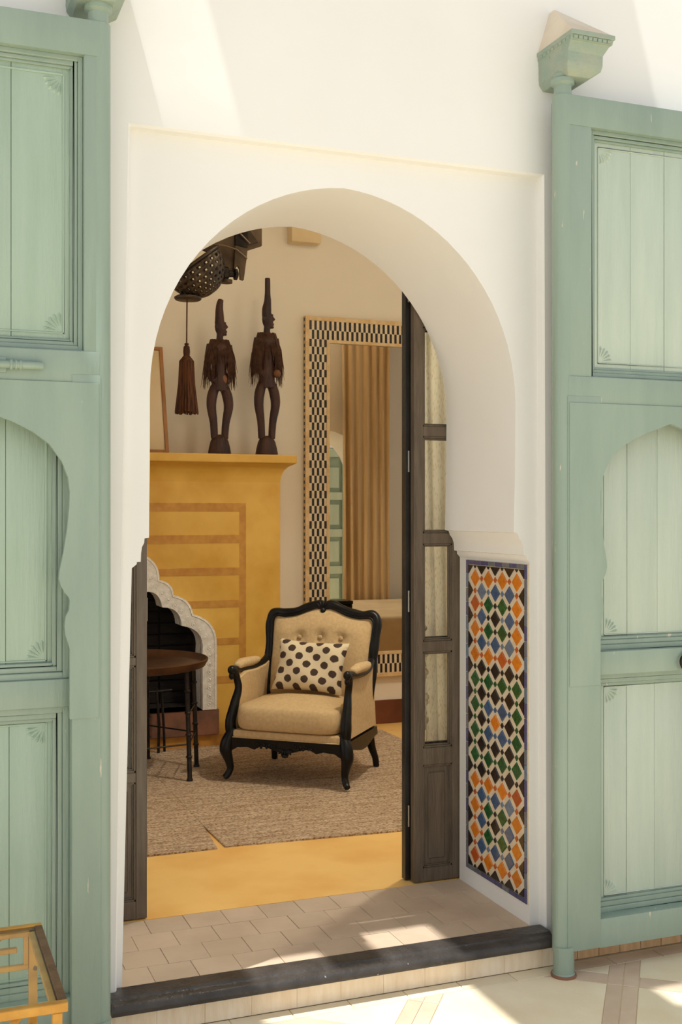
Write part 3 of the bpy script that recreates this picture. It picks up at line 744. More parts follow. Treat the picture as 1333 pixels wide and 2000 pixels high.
inner_r = [(1.752, 0.360), (1.750, 0.70)] + arc((1.750, 0.715), (1.618, 0.892), 0.055) + arc((1.618, 0.892), (1.497, 1.010), 0.040) + arc((1.497, 1.010), (1.350, 1.100), 0.050) + arc((1.350, 1.100), (FC, 1.24), 0.05) + [(FC + 0.001, 1.24)]
OL, IL = mirror_loop(outer_r), mirror_loop(inner_r)
YF_, BX0, BX1 = 3.48, 0.125, 2.276
bd = MB(); rect = [(BX0, FL), (BX0, 1.80), (BX1, 1.80), (BX1, FL)]
polyfill(bd, [rect, IL], YF_); band(bd, rect, YF_, rect, RY1); band(bd, IL, YF_, IL, YF_ + 0.02)
bd.build('chimney_breast', 'yellow', fp)
# coved flare and mantel slab
def rr(z, e, yf): return [(BX0 - e, RY1, z), (BX1 + e, RY1, z), (BX1 + e, yf, z), (BX0 - e, yf, z)]
MB().loft([rr(1.79, 0.0, 3.48), rr(1.83, 0.005, 3.474), rr(1.865, 0.018, 3.460), rr(1.890, 0.040, 3.438), rr(1.906, 0.072, 3.412), rr(1.912, 0.082, 3.402)]).build('mantel_cove', 'yellow', fp, smooth=50)
MB().box(BX0 - 0.088, BX1 + 0.088, 3.398, RY1, 1.912, 1.966).build('mantel_shelf', 'yellow', fp, bevel=0.008, seg=2)
# painted bands
bandm = MB()
def hb(x0_, x1_, z0_, z1_): return MB().box(x0_, x1_, YF_ - 0.0025, YF_ + 0.002, z0_, z1_).build('band', 'band', fp)
hb(2 * FC - 2.045, 2.045, 1.603, 1.657)
for zt, zb_, xi in ((1.455, 1.403, 0), (1.247, 1.200, 1.42), (1.040, 0.995, 1.60), (0.800, 0.758, 1.83), (0.56, 0.515, 1.845)):
    if xi == 0: hb(2 * FC - 2.003, 2.003, zb_, zt)
    else: hb(xi, 2.003, zb_, zt); hb(2 * FC - 2.003, 2 * FC - xi, zb_, zt)
hb(2.003, 2.045, FL + 0.05, 1.603); hb(2 * FC - 2.045, 2 * FC - 2.003, FL + 0.05, 1.603)
# white carved surround, its deep scalloped reveal
su = MB(); polyfill(su, [OL, IL], 3.435); band(su, OL, 3.435, OL, YF_); band(su, IL, 3.435, IL, 3.62)
sur = su.build('scalloped_surround', 'carved', fp, smooth=40)
def inset(loop_r, d): return loop_r
bead = MB()
mid = [((a[0] * 0.80 + 0.2 * FC * 1.0), a[1]) for a in outer_r]
def pathy(r, off):
    out = []
    for i, p in enumerate(r):
        a = Vector(r[max(i - 1, 0)]); b2 = Vector(r[min(i + 1, len(r) - 1)]); t = (b2 - a)
        if t.length < 1e-6: continue
        t.normalize(); n_ = Vector((-t.y, t.x)); out.append((p[0] + n_.x * off, 3.434, p[1] + n_.y * off))
    return out
for off in (0.012,):
    bead.tube(pathy(outer_r, off), 0.0035, 6); bead.tube([(2 * FC - p[0], p[1], p[2]) for p in pathy(outer_r, off)], 0.0035, 6)
bead.build('carved_bead', 'carved', sur, smooth=60)
rosm = MB().lathe([(0.017, 0), (0.016, 0.003), (0.012, 0.003), (0.010, 0.0015), (0.006, 0.0045), (0.001, 0.005)], (0, 0, 0), 10).mesh('carved_rosette', smooth=40)
ctr = [(1.797, 0.40 + 0.05 * k) for k in range(8)] + [(1.768, 0.815), (1.735, 0.86), (1.695, 0.90), (1.655, 0.945), (1.612, 0.985), (1.575, 1.02), (1.533, 1.058), (1.493, 1.095), (1.455, 1.14), (1.42, 1.19), (1.38, 1.22)]
for x_, z_ in ctr:
    piece('carved_rosette', rosm, 'carved', sur, (x_, 3.435, z_), (PI / 2, 0, 0))
# firebox
fbx = MB(); fbx.box(0.62, 0.64, 3.62, 3.79, 0.36, 1.45); fbx.box(1.76, 1.78, 3.62, 3.79, 0.36, 1.45); fbx.box(0.62, 1.78, 3.77, 3.79, 0.36, 1.45); fbx.box(0.62, 1.78, 3.62, 3.79, 1.43, 1.45)
fb = MB(); IL2 = [(x_, z_) for x_, z_ in IL]
BIG = [(0.62, 0.36), (0.62, 1.45), (1.78, 1.45), (1.78, 0.36)]
polyfill(fbx, [BIG, IL2], 3.618)
fbx.build('firebox', 'soot', fp)
for k in range(10):         # soot-blackened bricks of the fire back
    for j in range(5): MB().box(0.66 + j * 0.222, 0.66 + j * 0.222 + 0.212, 3.752 - random.uniform(0, .008), 3.772, 0.365 + k * 0.075, 0.365 + k * 0.075 + 0.066).build('firebrick', 'soot', fp, bevel=0.003)
MB().box(0.55, 1.86, 3.440, 3.62, 0.20, 0.360).build('hearth_block', 'hearth', fp, bevel=0.004)
MB().box(0.62, 1.78, 3.60, 3.79, 0.30, 0.362).build('hearth_bed', 'soot', fp)
MB().box(BX0 - 0.01, BX1 + 0.008, 3.470, RY1, FL, 0.20).build('plinth', 'band', fp, bevel=0.004)

# fire dog standing in front of the hearth
fd = root('firedog', (1.47, 3.38, FL)); tag(fd, 'slim black iron firedog standing before the hearth behind the tray table', 'firedog')
MB().tube([(1.455, 3.36, FL), (1.462, 3.37, 0.30), (1.45, 3.39, 0.52)], 0.009, 8).build('leg', 'metal_black', fd, smooth=50)
MB().tube([(1.50, 3.39, FL), (1.496, 3.40, 0.30), (1.485, 3.41, 0.50)], 0.008, 8).build('leg', 'metal_black', fd, smooth=50)
MB().tube([(1.40, 3.38, 0.50), (1.55, 3.41, 0.50)], 0.009, 8).build('crossbar', 'metal_black', fd, smooth=50)

# ------------------------------------------------------------------ tray table
TC = Vector((1.19, 2.87, FL + 0.0095))
tt_ = root('tray_table', TC); tag(tt_, 'round dark copper tray table on slim ringed black iron legs', 'table')
z = TC.z
MB().lathe([(0.001, 0.612), (0.395, 0.612), (0.410, 0.618), (0.428, 0.645), (0.432, 0.648), (0.438, 0.644), (0.436, 0.636), (0.420, 0.606), (0.405, 0.600), (0.001, 0.600)], (TC.x, TC.y, z), 64).build('tray', 'tray', tt_, smooth=40)
angs = [-46, 6, 64, 124, 186, 244]; feet = []
for a in angs:
    c_, s_ = math.cos(math.radians(a)), math.sin(math.radians(a))
    p0 = Vector((TC.x + 0.395 * c_, TC.y + 0.395 * s_, z)); p1 = Vector((TC.x + 0.375 * c_, TC.y + 0.375 * s_, z + 0.600)); feet.append((p0, p1))
    lg = MB().tube([p0, p0 + Vector((0, 0, 0.010)), p0 + Vector((0, 0, 0.014)), p1], [0.018, 0.017, 0.0130, 0.0125], 10)
    L_ = lg.build('leg', 'metal_black', tt_, smooth=40)
    for h in (0.13, 0.25, 0.37, 0.49):
        q = p0.lerp(p1, h / 0.6); MB().lathe([(0.0125, -0.008), (0.0180, -0.003), (0.0180, 0.003), (0.0125, 0.008)], q, 10).build('leg_ring', 'metal_black', L_, smooth=40)
for i in range(6):
    for h in (0.20, 0.36):
        if h == 0.36 and i % 2: continue
        a = feet[i][0].lerp(feet[i][1], h / 0.6); b2 = feet[(i + 1) % 6][0].lerp(feet[(i + 1) % 6][1], h / 0.6)
        MB().tube([a, b2], 0.0048, 6).build('stretcher', 'metal_black', tt_, smooth=40)
a = feet[5][0].lerp(feet[5][1], .26); b2 = feet[0][0].lerp(feet[0][1], .26)

# ------------------------------------------------------------------ armchair
PHI = math.radians(-40.5); CH = Vector((2.106, 2.505, FL + 0.0140))
ch = root('armchair', CH, PHI); tag(ch, 'black carved wood armchair upholstered in beige linen on the jute rug', 'armchair')
ZMAP = [(-.1, -.1), (.05, .05), (.215, .165), (.290, .240), (.334, .284), (.450, .428), (.62, .600), (.96, .925), (1.2, 1.16)]
def cmap(p):
    x_, y_, z_ = p
    for (a, b2), (c_, d_) in zip(ZMAP[:-1], ZMAP[1:]):
        if a <= z_ <= c_: zz = b2 + (d_ - b2) * (z_ - a) / (c_ - a); break
    return (x_ * (1 - .05 * min(1, max(0, (z_ - .2) / .2))), y_ * (.92 if y_ > 0 else 1), zz)
def B_(mb, nm, mat, par=None, **kw):
    mb.v = [cmap(p) for p in mb.v]; return mb.build(nm, mat, par or ch, **kw)
for sx in (-1, 1):
    p = spline([(sx * .330, -.262, .330), (sx * .350, -.288, .265), (sx * .352, -.296, .215), (sx * .338, -.284, .130), (sx * .332, -.280, .070), (sx * .343, -.292, .032), (sx * .356, -.306, .0175)], 5)
    r = lerp_list([.028, .036, .035, .024, .0185, .019, .016], 5)
    lg = B_(MB().tube(p, r, 12), 'leg', 'black_wood', smooth=60)
    B_(MB().blob((sx * .356, -.318, .226), .020, .012, .028).blob((sx * .372, -.288, .226), .010, .02, .026), 'carved_knee', 'black_wood', lg, smooth=60)
    p = spline([(sx * .300, .262, .300), (sx * .305, .285, .16), (sx * .315, .330, .05), (sx * .318, .342, .0)], 5)
    B_(MB().tube(p, lerp_list([.027, .024, .019, .018], 5), 10), 'leg', 'black_wood', smooth=60)
# scalloped front apron with a carved shell
def apr(x_):
    t = abs(x_) / .33
    return .235 - .020 * math.cos(t * PI * 2.0) * (1 - t) - .018 * max(0, 1 - abs(t - .55) / .12) - .03 * max(0, (t - .86) / .14) + 0.004
n = 44; bot = [(-.33 + .66 * i / n, apr(-.33 + .66 * i / n)) for i in range(n + 1)]
B_(MB().prism(bot + [(.33, .292), (-.33, .292)], -.302, -.262), 'front_apron', 'black_wood', bevel=.002)
cv = MB(); random.seed(3)
for k in range(7):
    a = PI * (k - 3) / 8; cv.blob((.035 * math.sin(a), -.305, .245 - .022 * math.cos(a)), .0075, .008, .018, 8, 6, Matrix.Rotation(-a, 4, 'Y'))
for k in range(14):
    x_ = (.06 + .016 * (k // 2)) * (1 if k % 2 else -1); cv.blob((x_, -.303, .255 + .008 * math.sin(k * 1.7)), .011, .007, .008, 8, 6, Matrix.Rotation(k * .8, 4, 'Y'))
cv.blob((0, -.304, .205), .02, .012, .016)
B_(cv, 'carved_shell', 'black_wood', smooth=60)
for sx in (-1, 1):
    m_ = 30; bt = [(-.27 + .54 * i / m_, .232 + .018 * math.cos(2 * PI * i / m_)) for i in range(m_ + 1)]
    x0_, x1_ = sorted((sx * .318, sx * .352)); B_(MB().prism(bt + [(.27, .292), (-.27, .292)], x0_, x1_, 'x'), 'side_apron', 'black_wood', bevel=.002)
B_(MB().box(-.30, .30, .255, .285, .235, .30), 'back_rail', 'black_wood', bevel=.003)
# upholstered seat deck
B_(MB().box(-.318, .318, -.298, .27, .288, .330), 'seat_deck', 'linen', bevel=.010, seg=3, smooth=50)
B_(MB().tube([(-.316, -.3, .291), (.316, -.3, .291)], .0035, 6), 'piping', 'linen', smooth=60)
# loose seat cushion
def cushion(hx, y0_, y1_, z0_, z1_, crown, nn=44, lv=10):
    rings = []; cy_ = (y0_ + y1_) / 2; hy = (y1_ - y0_) / 2
    for i in range(lv + 1):
        a = -PI / 2 + PI * i / lv; q = math.cos(a) ** 0.45 if 0 < i < lv else 0.0
        zz = (z0_ + z1_) / 2 + (z1_ - z0_) / 2 * math.sin(a); rg = []
        ins = 0.045 * (1 - q)
        for k in range(nn):
            t = 2 * PI * k / nn; c_, s_ = math.cos(t), math.sin(t); e = 0.28
            rg.append(((hx - ins) * math.copysign(abs(c_) ** e, c_), cy_ + (hy - ins) * math.copysign(abs(s_) ** e, s_) - (0.018 if s_ < 0 else 0) * (1 - c_ * c_), zz))
        rings.append(rg)
    mb = MB().loft(rings, caps=False)
    for ring_, sgn in ((rings[0], -1), (rings[-1], 1)):
        prev = ring_
        for f in (.75, .5, .25, .02):
            cur = []
            for p in ring_:
                x_, y_ = p[0] * f, cy_ + (p[1] - cy_) * f
                cur.append((x_, y_, p[2] + sgn * crown * (1 - f * f)))
            mb.loft([prev, cur], caps=False); prev = cur
        mb.add(prev, [tuple(range(len(prev)))])
    return mb
B_(cushion(.318, -.315, .205, .334, .440, .030), 'seat_cushion', 'linen', smooth=70)
# arms
for sx in (-1, 1):
    p = spline([(sx * .338, -.268, .300), (sx * .350, -.268, .365), (sx * .345, -.228, .440), (sx * .338, -.196, .510), (sx * .346, -.200, .565), (sx * .352, -.226, .608), (sx * .354, -.246, .624)], 5)
    ap = B_(MB().tube(p, lerp_list([.030, .031, .026, .021, .021, .024, .020], 5), 12), 'arm_support', 'black_wood', smooth=60)
    B_(MB().blob((sx * .354, -.250, .618), .024, .026, .026).blob((sx * .354, -.255, .585), .016, .012, .02), 'arm_scroll', 'black_wood', ap, smooth=60)
    p = spline([(sx * .354, -.235, .622), (sx * .362, -.12, .606), (sx * .358, .03, .600), (sx * .346, .165, .612), (sx * .338, .232, .640)], 6)
    B_(MB().tube(p, .020, 10), 'arm_rail', 'black_wood', smooth=60)
    p = spline([(sx * .357, -.178, .628), (sx * .362, -.10, .638), (sx * .360, .02, .634), (sx * .352, .115, .636)], 6)
    nn = len(p); B_(MB().tube(p, [.036 * (math.sin(PI * (0.06 + .88 * i / (nn - 1))) ** .4) for i in range(nn)], 12, squash=.8), 'arm_pad', 'linen', smooth=70)
    side = [(-.262, .300), (-.262, .345), (-.225, .420), (-.195, .505), (-.200, .575), (-.11, .596), (.05, .590), (.17, .602), (.235, .62), (.262, .300)]
    x0_, x1_ = sorted((sx * .322, sx * .350)); B_(MB().prism(side, x0_, x1_, 'x'), 'side_panel', 'linen', bevel=.006)
# back: carved frame and buttoned upholstery
def by(z_): return .205 + max(0, z_ - .45) * .24
half = [(.318, .300), (.333, .480), (.340, .600), (.338, .680), (.345, .770), (.350, .845), (.338, .890), (.306, .905), (.250, .900), (.175, .912), (.100, .940), (.040, .958), (.0, .950)]
full = [(-x_, z_) for x_, z_ in half] + [(x_, z_) for x_, z_ in reversed(half[:-1])]
p = spline([(x_, by(z_) + .012, z_) for x_, z_ in full], 5)
bf = B_(MB().tube(p, [.0265 + .004 * math.sin(i * .35) ** 2 for i in range(len(p))], 12), 'back_frame', 'black_wood', smooth=60)
p2 = spline([(x_ * .955, by(z_) - .012, z_ - (.014 if z_ > .88 else 0)) for x_, z_ in full], 5)
B_(MB().tube(p2, .0075, 8), 'frame_bead', 'black_wood', bf, smooth=60)
cr_ = MB()
for k in range(7):
    a = (k - 3) * .42; cr_.blob((.040 * math.sin(a), by(.95) - .008, .935 + .026 * math.cos(a)), .010, .012, .022, 8, 6, Matrix.Rotation(a, 4, 'Y'))
cr_.blob((0, by(.95) - .014, .925), .018, .014, .018)
B_(cr_, 'carved_crest', 'black_wood', bf, smooth=60)
def top_z(x_):
    x_ = abs(x_); pts = [(0, .938), (.04, .944), (.10, .926), (.175, .898), (.25, .886), (.306, .888), (.33, .875)]
    for (a, b2), (c_, d_) in zip(pts[:-1], pts[1:]):
        if a <= x_ <= c_: return b2 + (d_ - b2) * (x_ - a) / (c_ - a)
    return .875
BUT = [(-.135, .762), (0.0, .765), (.135, .762)]
def bfn(u, v):
    x_ = -.328 + .656 * u; z_ = .40 + (top_z(x_) - .40) * v
    e = min(1, 4 * u * (1 - u) * 2.2) * min(1, 4 * v * (1 - v) * 1.6 + (0.2 if v < .5 else 0))
    dep = .045 * e ** .6
    for bx_, bz_ in BUT:
        d2 = (x_ - bx_) ** 2 + (z_ - bz_) ** 2; dep -= .028 * math.exp(-d2 / .0011)
    for i in range(2):
        pass
    return (x_, by(z_) - dep + .012, z_)
bk = MB().grid(bfn, 48, 40)
nb_ = len(bk.v); fr_ = list(bk.f); bk.v += [(x_, by(z_) + .03, z_) for x_, y_, z_ in bk.v[:nb_]]; bk.f += [tuple(nb_ + i for i in reversed(q)) for q in fr_]
up = B_(bk, 'back_upholstery', 'linen', smooth=70)
for bx_, bz_ in BUT: B_(MB().blob((bx_, by(bz_) - .022, bz_), .015, .010, .015), 'button', 'linen', up, smooth=60)

# scatter pillow leaning on the chair back
def pillow_mesh():
    mb = MB(); nu, nv = 30, 22; hx, hz = .212, .150
    def srf(sgn):
        def f(u, v):
            a, b2 = 2 * u - 1, 2 * v - 1
            pin = 1 - .07 * (1 - abs(b2) ** 2) * abs(a) ** 3; pin2 = 1 - .09 * (1 - abs(a) ** 2) * abs(b2) ** 3
            t = .062 * ((1 - a ** 4) * (1 - b2 ** 4)) ** .55
            return (a * hx * pin, sgn * t + .006 * math.sin(5 * a + 3 * b2), b2 * hz * pin2)
        return f
    mb.grid(srf(-1), nu, nv); mb.grid(srf(1), nu, nv); return mb
pl = pillow_mesh().build('throw_pillow', 'dots', smooth=70); 
Mch = Matrix.Translation(CH) @ Matrix.Rotation(PHI, 4, 'Z')
pl.matrix_world = Mch @ Matrix.Translation((.004, .066, .592)) @ Matrix.Rotation(math.radians(-20), 4, 'X') @ Matrix.Rotation(math.radians(2), 4, 'Y')
tag(pl, 'ivory cotton pillow printed with dark grey oval dots, leaning in the armchair', 'pillow')

# ------------------------------------------------------------------ tall mirror with bone inlay frame
mx0, mx1, mz0, mz1, my = 2.545, 3.78, 0.455, 2.930, 3.755
mr_ = root('wall_mirror', ((mx0 + mx1) / 2, 3.78, mz0)); tag(mr_, 'tall wall mirror in a black and ivory checked bone inlay frame', 'mirror')
BO, CK, BI = .028, .126, .022; FW = BO + CK + BI
def frame_bars(mb, a, b2, yb):
    mb.box(mx0 + a, mx0 + b2, my, yb, mz0 + a, mz1 - a); mb.box(mx1 - b2, mx1 - a, my, yb, mz0 + a, mz1 - a)
    mb.box(mx0 + b2, mx1 - b2, my, yb, mz0 + a, mz0 + b2); mb.box(mx0 + b2, mx1 - b2, my, yb, mz1 - b2, mz1 - a)
f_ = MB(); frame_bars(f_, 0, FW, RY1 - .001); f_.build('frame', 'bone_light', mr_)
f_ = MB(); 
def strip(a, b2):
    for q in ((mx0 + a, mx0 + b2, mz0 + a, mz1 - a), (mx1 - b2, mx1 - a, mz0 + a, mz1 - a), (mx0 + b2, mx1 - b2, mz0 + a, mz0 + b2), (mx0 + b2, mx1 - b2, mz1 - b2, mz1 - a)):
        MB().box(q[0], q[1], my - .003, my + .004, q[2], q[3]).build('frame_border', 'bone', mr_, bevel=.0015)
strip(0, BO); strip(BO + CK, FW)
ink = MB(); cwid = CK / 7
rows = []; zt = mz1 - BO
hx_ = .0515; 
def ib(x0_, x1_, z0_, z1_): ink.box(x0_ + .0006, x1_ - .0006, my - .0012, my + .003, z0_ + .0004, z1_ - .0004)
nx = int((mx1 - mx0 - 2 * BO) / cwid)
for top in (True, False):               # two staggered courses of upright bars along head and foot
    for r in range(2):
        zz1 = (mz1 - BO - r * CK / 2) if top else (mz0 + BO + CK - r * CK / 2)
        for k in range(nx):
            if (k + r) % 2 == 0: ib(mx0 + BO + k * cwid, mx0 + BO + (k + 1) * cwid, zz1 - CK / 2, zz1)
nr = int((mz1 - mz0 - 2 * BO - 2 * CK) / hx_); hh = (mz1 - mz0 - 2 * BO - 2 * CK) / nr
for r in range(nr):
    zz = mz1 - BO - CK - (r + 1) * hh
    for k in range(7):
        if (k + r) % 2 == 0:
            ib(mx0 + BO + k * cwid, mx0 + BO + (k + 1) * cwid, zz, zz + hh); ib(mx1 - BO - (k + 1) * cwid, mx1 - BO - k * cwid, zz, zz + hh)
nd = 56
for k in range(nd):
    zz = mz0 + (mz1 - mz0) * (k + .25) / nd; ink.box(mx0 - .0012, mx0 + .002, my + .006, my + .030, zz, zz + (mz1 - mz0) / nd * .5)
tag(ink.build('black_inlay', 'bone_black', mr_), kind='stuff')
MB().box(mx0 - .0006, mx0 + .002, my + .001, RY1 - .002, mz0, mz1).build('frame_edge', 'bone', mr_)
MB().box(mx0 + FW - .004, mx1 - FW + .004, my + .012, my + .018, mz0 + FW - .004, mz1 - FW + .004).build('mirror_glass', 'mirror', mr_)

# ------------------------------------------------------------------ carved figures on the mantel
MT = 1.9665
def figure(label, cx_, cy_, hgt, hair, armed):
    """slim standing figure on a bell-shaped block, head turned aside; k scales a unit built about 1 m tall"""
    r_ = root('carved_figure', (cx_, cy_, MT)); tag(r_, label, 'statue', 'carved wooden figures on the mantel shelf')
    P_ = lambda x_, y_, z_: (cx_ + x_, cy_ + y_, MT + z_ * hgt)
    def tb(mb, pts, rad, n=10, k=4): mb.tube(spline([P_(*p) for p in pts], k), lerp_list(rad, k), n)
    b = MB()
    # bell block
    base = MB().lathe([(0.074, 0.0), (0.074, 0.012), (0.068, 0.045), (0.058, 0.085), (0.044, 0.112), (0.024, 0.125), (0.001, 0.128)], P_(0, 0, 0), 24, sy=.8)
    base.build('block', 'statue', r_, smooth=50)
    for sx in (-1, 1):
        tb(b, [(sx * .034, 0, .10), (sx * .040, -.004, .20), (sx * .056, -.010, .30), (sx * .050, -.006, .37), (sx * .030, 0, .43)], [.023, .025, .031, .034, .031])
    tb(b, [(0, 0, .405), (0, -.004, .46), (0, 0, .52), (0, .002, .60), (0, .004, .68), (0, .004, .715)], [.052, .052, .046, .050, .062, .042], 14)
    b.blob(P_(0, .004, .692), .074, .046, .040)
    lift = .02 if armed else 0
    for sx in (-1, 1):
        tb(b, [(sx * .060, .004, .70), (sx * .076, .004, .62), (sx * .074, -.004, .53 + lift), (sx * .058, -.024, .475 + lift), (sx * .036, -.040, .465 + lift)], [.024, .0205, .019, .0175, .019])
    tb(b, [(0, .004, .70), (.002, .002, .745), (.004, 0, .77)], [.027, .022, .022])
    # head in profile towards +x, drawn-up hair
    b.blob(P_(.004, 0, .815), .036, .032, .056 * hgt)
    b.blob(P_(.020, -.004, .787), .024, .022, .030 * hgt)
    b.tube([P_(.034, -.004, .835), P_(.050, -.006, .812), P_(.040, -.005, .805)], [.006, .0085, .006], 8)
    b.blob(P_(.041, -.005, .783), .009, .013, .007); b.blob(P_(.036, -.005, .766), .012, .014, .009); b.blob(P_(-.026, -.018, .81), .009, .009, .017); b.blob(P_(.030, -.018, .838), .012, .008, .006)
    tb(b, hair[0], hair[1])
    body = fuse(b, 'body', 'statue', r_, voxel=.0045, smooth_it=3)
    # raffia cape
    rf = MB(); rnd = random.Random(int(cx_ * 1000))
    for k in range(300):
        a = rnd.uniform(0, 2 * PI); sx = math.cos(a); sy = math.sin(a)
        t0 = P_(.058 * sx, .036 * sy, .720 + .012 * rnd.random()); ln = rnd.uniform(.16, .30) if abs(sx) > .45 else rnd.uniform(.08, .16); fl = rnd.uniform(.0, .034) * (1 if rnd.random() < .5 else .3)
        t1 = P_((.092 + fl * .3) * sx, .052 * sy, .700 - ln * .4); t2 = P_((.092 + fl) * sx, .056 * sy, .705 - ln)
        rf.tube([t0, t1, t2], [.0034, .003, .0008], 4, caps=False)
    tag(rf.build('raffia_cape', 'raffia', r_), kind='stuff')
    if armed: MB().blob(P_(.056, -.045, .485), .026, .022, .028).build('gourd', 'statue_worn', r_, smooth=60)
    else: MB().blob(P_(.020, -.040, .475), .020, .014, .03).build('gourd', 'statue_worn', r_, smooth=60)
    return r_
figure('shorter dark wooden standing figure with a short swept topknot, next to the tassel', 1.884, 3.525, 1.0, ([(.000, 0, .835), (.000, 0, .88), (-.001, 0, .93), (.003, 0, .965), (.009, 0, .990)], [.032, .029, .025, .022, .017]), False)
figure('taller dark wooden standing figure with a long upright topknot, next to the mirror', 2.200, 3.530, 1.085, ([(.000, 0, .835), (.000, 0, .875), (.006, 0, .92), (.006, 0, .97), (.006, 0, 1.06)], [.032, .031, .024, .019, .018]), True)

# small framed picture leaning on the mantel
fr0 = root('picture_frame', (1.30, 3.68, MT)); tag(fr0, 'thin orange-brown wooden frame with cream sheet leaning on the mantel', 'picture')
def tilt(x_, d, h): return (x_, 3.575 + d + (3.775 - 3.575) * h / .72, MT + .008 + h * .965 - d * .27)
def tbox(mb, x0_, x1_, h0, h1, d0, d1):
    vs = [tilt(x_, d, h) for h in (h0, h1) for d in (d0, d1) for x_ in (x0_, x1_)]
    mb.add(vs, [(0, 1, 3, 2), (4, 6, 7, 5), (0, 4, 5, 1), (2, 3, 7, 6), (0, 2, 6, 4), (1, 5, 7, 3)])
for q in ((1.03, 1.052, 0, .72), (1.548, 1.570, 0, .72), (1.052, 1.548, 0, .02), (1.052, 1.548, .70, .72)):
    m_ = MB(); tbox(m_, q[0], q[1], q[2], q[3], 0, .022); m_.build('frame_bar', 'frame_wood', fr0, bevel=.001)
m_ = MB(); tbox(m_, 1.05, 1.55, .018, .702, .012, .016); m_.build('sheet', 'paper', fr0)

# unseen warm glowing globes, added under the ceiling to brighten the room
def emit(name, col, st):
    m = bpy.data.materials.new(name); m.use_nodes = True; b = m.node_tree.nodes['Principled BSDF']
    b.inputs['Base Color'].default_value = (.9, .85, .75, 1); b.inputs['Emission Color'].default_value = col; b.inputs['Emission Strength'].default_value = st; return m
M['fill_glow'] = emit('fill_globe_glow', (1.0, .88, .70, 1), 13.0)
for gx, gy, nm in ((2.25, 1.75, 'added unseen fill light globe nearer the fireplace'), (3.3, 1.25, 'added unseen fill light globe nearer the bed')):
    gl = root('fill_globe', (gx, gy, CEIL)); tag(gl, nm, 'lamp', 'added fill light globes under the ceiling')
    MB().blob((gx, gy, CEIL - .22), .17, .17, .17, 20, 12).build('globe', M['fill_glow'], gl, smooth=60)
    MB().lathe([(.06, 0), (.06, .03), (.02, .05)], (gx, gy, CEIL - .051), 16).build('ceiling_rose', 'metal_black', gl, smooth=40)

dl = root('fill_dome', (2.60, 1.25, CEIL)); tag(dl, 'added unseen fill light in a dark dome just inside the doorway', 'lamp')  # unseen downlight added to brighten the floor and rug inside the door
MB().lathe([(.02, .34), (.07, .33), (.15, .26), (.19, .12), (.20, 0), (.194, 0), (.184, .12), (.145, .25), (.07, .318), (.02, .326)], (2.60, 1.25, 3.30), 28).build('dome_shade', 'metal_black', dl, smooth=50)
MB().blob((2.60, 1.25, 3.50), .07, .07, .07, 16, 10).build('bulb', emit('fill_bulb_glow', (1.0, .92, .78, 1), 900.0), dl, smooth=60)
MB().tube([(2.60, 1.25, 3.625), (2.60, 1.25, CEIL)], .006, 8).build('cord', 'metal_black', dl)

# box-shaped beam end high on the back wall
bo = MB().box(2.430, 2.640, 3.70, RY1 - .001, 3.415, 3.66).build('beam_end', 'beam_box', at=(2.535, 3.75, 3.415), bevel=.004); struct(bo, 'beige box-shaped beam end high on the back wall')

# ------------------------------------------------------------------ pierced metal pendant with tassel
PY = 1.9; pn = root('pendant_lamp', (1.36, PY, 2.07)); tag(pn, 'aged pierced metal pendant lamp with angular plates and a long brown tassel', 'lamp')
rot = Matrix.Rotation(math.radians(-38), 4, 'Y')
bc = (1.315, PY, 2.800)
prof = [(.150 * math.sin(a), -.165 * math.cos(a)) for a in [math.radians(x_) for x_ in range(8, 92, 5)]]
nseg = 44
def hole(i, j): return 1 <= i <= 14 and ((i % 2 == 0 and (j + (i // 2)) % 2 == 0))
bowl = MB().lathe(prof, bc, nseg, rot, skip=hole).build('pierced_bowl', 'pierced', pn, smooth=60)
so = bowl.modifiers.new('t', 'SOLIDIFY'); so.thickness = .004
rim = [Vector(bc) + rot @ Vector((.152 * math.cos(2 * PI * k / 40), .152 * math.sin(2 * PI * k / 40), .002)) for k in range(40)]
MB().tube(rim, .008, 8, closed=True).build('rim', 'pierced', pn, smooth=60)
MB().lathe([(.001, 2.628), (.060, 2.628), (.066, 2.634), (.066, 2.642), (.05, 2.65), (.001, 2.655)], (1.290, PY, 0), 24).build('bottom_boss', 'pierced', pn, smooth=50)
def plate(pts, ya, yb, mat='lamp_plate', nm='side_plate'): return MB().prism(pts, ya, yb).build(nm, mat, pn, bevel=.002)
plate([(1.33, 2.90), (1.37, 2.99), (1.53, 3.16), (1.53, 2.77), (1.505, 2.765), (1.475, 2.80), (1.43, 2.86)], PY + .02, PY + .04)
plate([(1.528, 2.915), (1.592, 2.905), (1.588, 2.86), (1.572, 2.745), (1.553, 2.748), (1.550, 2.80), (1.540, 2.815), (1.530, 2.80), (1.520, 2.77)], PY, PY + .018)
plate([(1.528, 2.915), (1.528, 3.10), (1.592, 3.10), (1.592, 2.905)], PY - .002, PY + .02, 'metal_black', 'socket_box')
plate([(1.592, 2.898), (1.675, 2.930), (1.675, 3.12), (1.592, 3.12)], PY + .03, PY + .045)
plate([(1.598, 2.925), (1.655, 2.945), (1.598, 3.02)], PY + .022, PY + .032, 'pierced', 'gusset')
sp = MB(); rz_ = Matrix.Rotation(PI / 2, 4, 'Y')
sp.lathe([(.012, -.05), (.030, -.045), (.030, -.030), (.018, -.022), (.034, -.010), (.034, .010), (.016, .02), (.014, .04), (.028, .046), (.028, .058), (.010, .066)], (1.475, PY - .01, 2.768), 16, rz_)
sp.build('spindle', 'metal_black', pn, smooth=45)
MB().lathe([(.03, 0), (.03, .016)], (1.480, PY - .01, 2.722), 16).build('spindle_foot', 'pierced', pn, smooth=45)
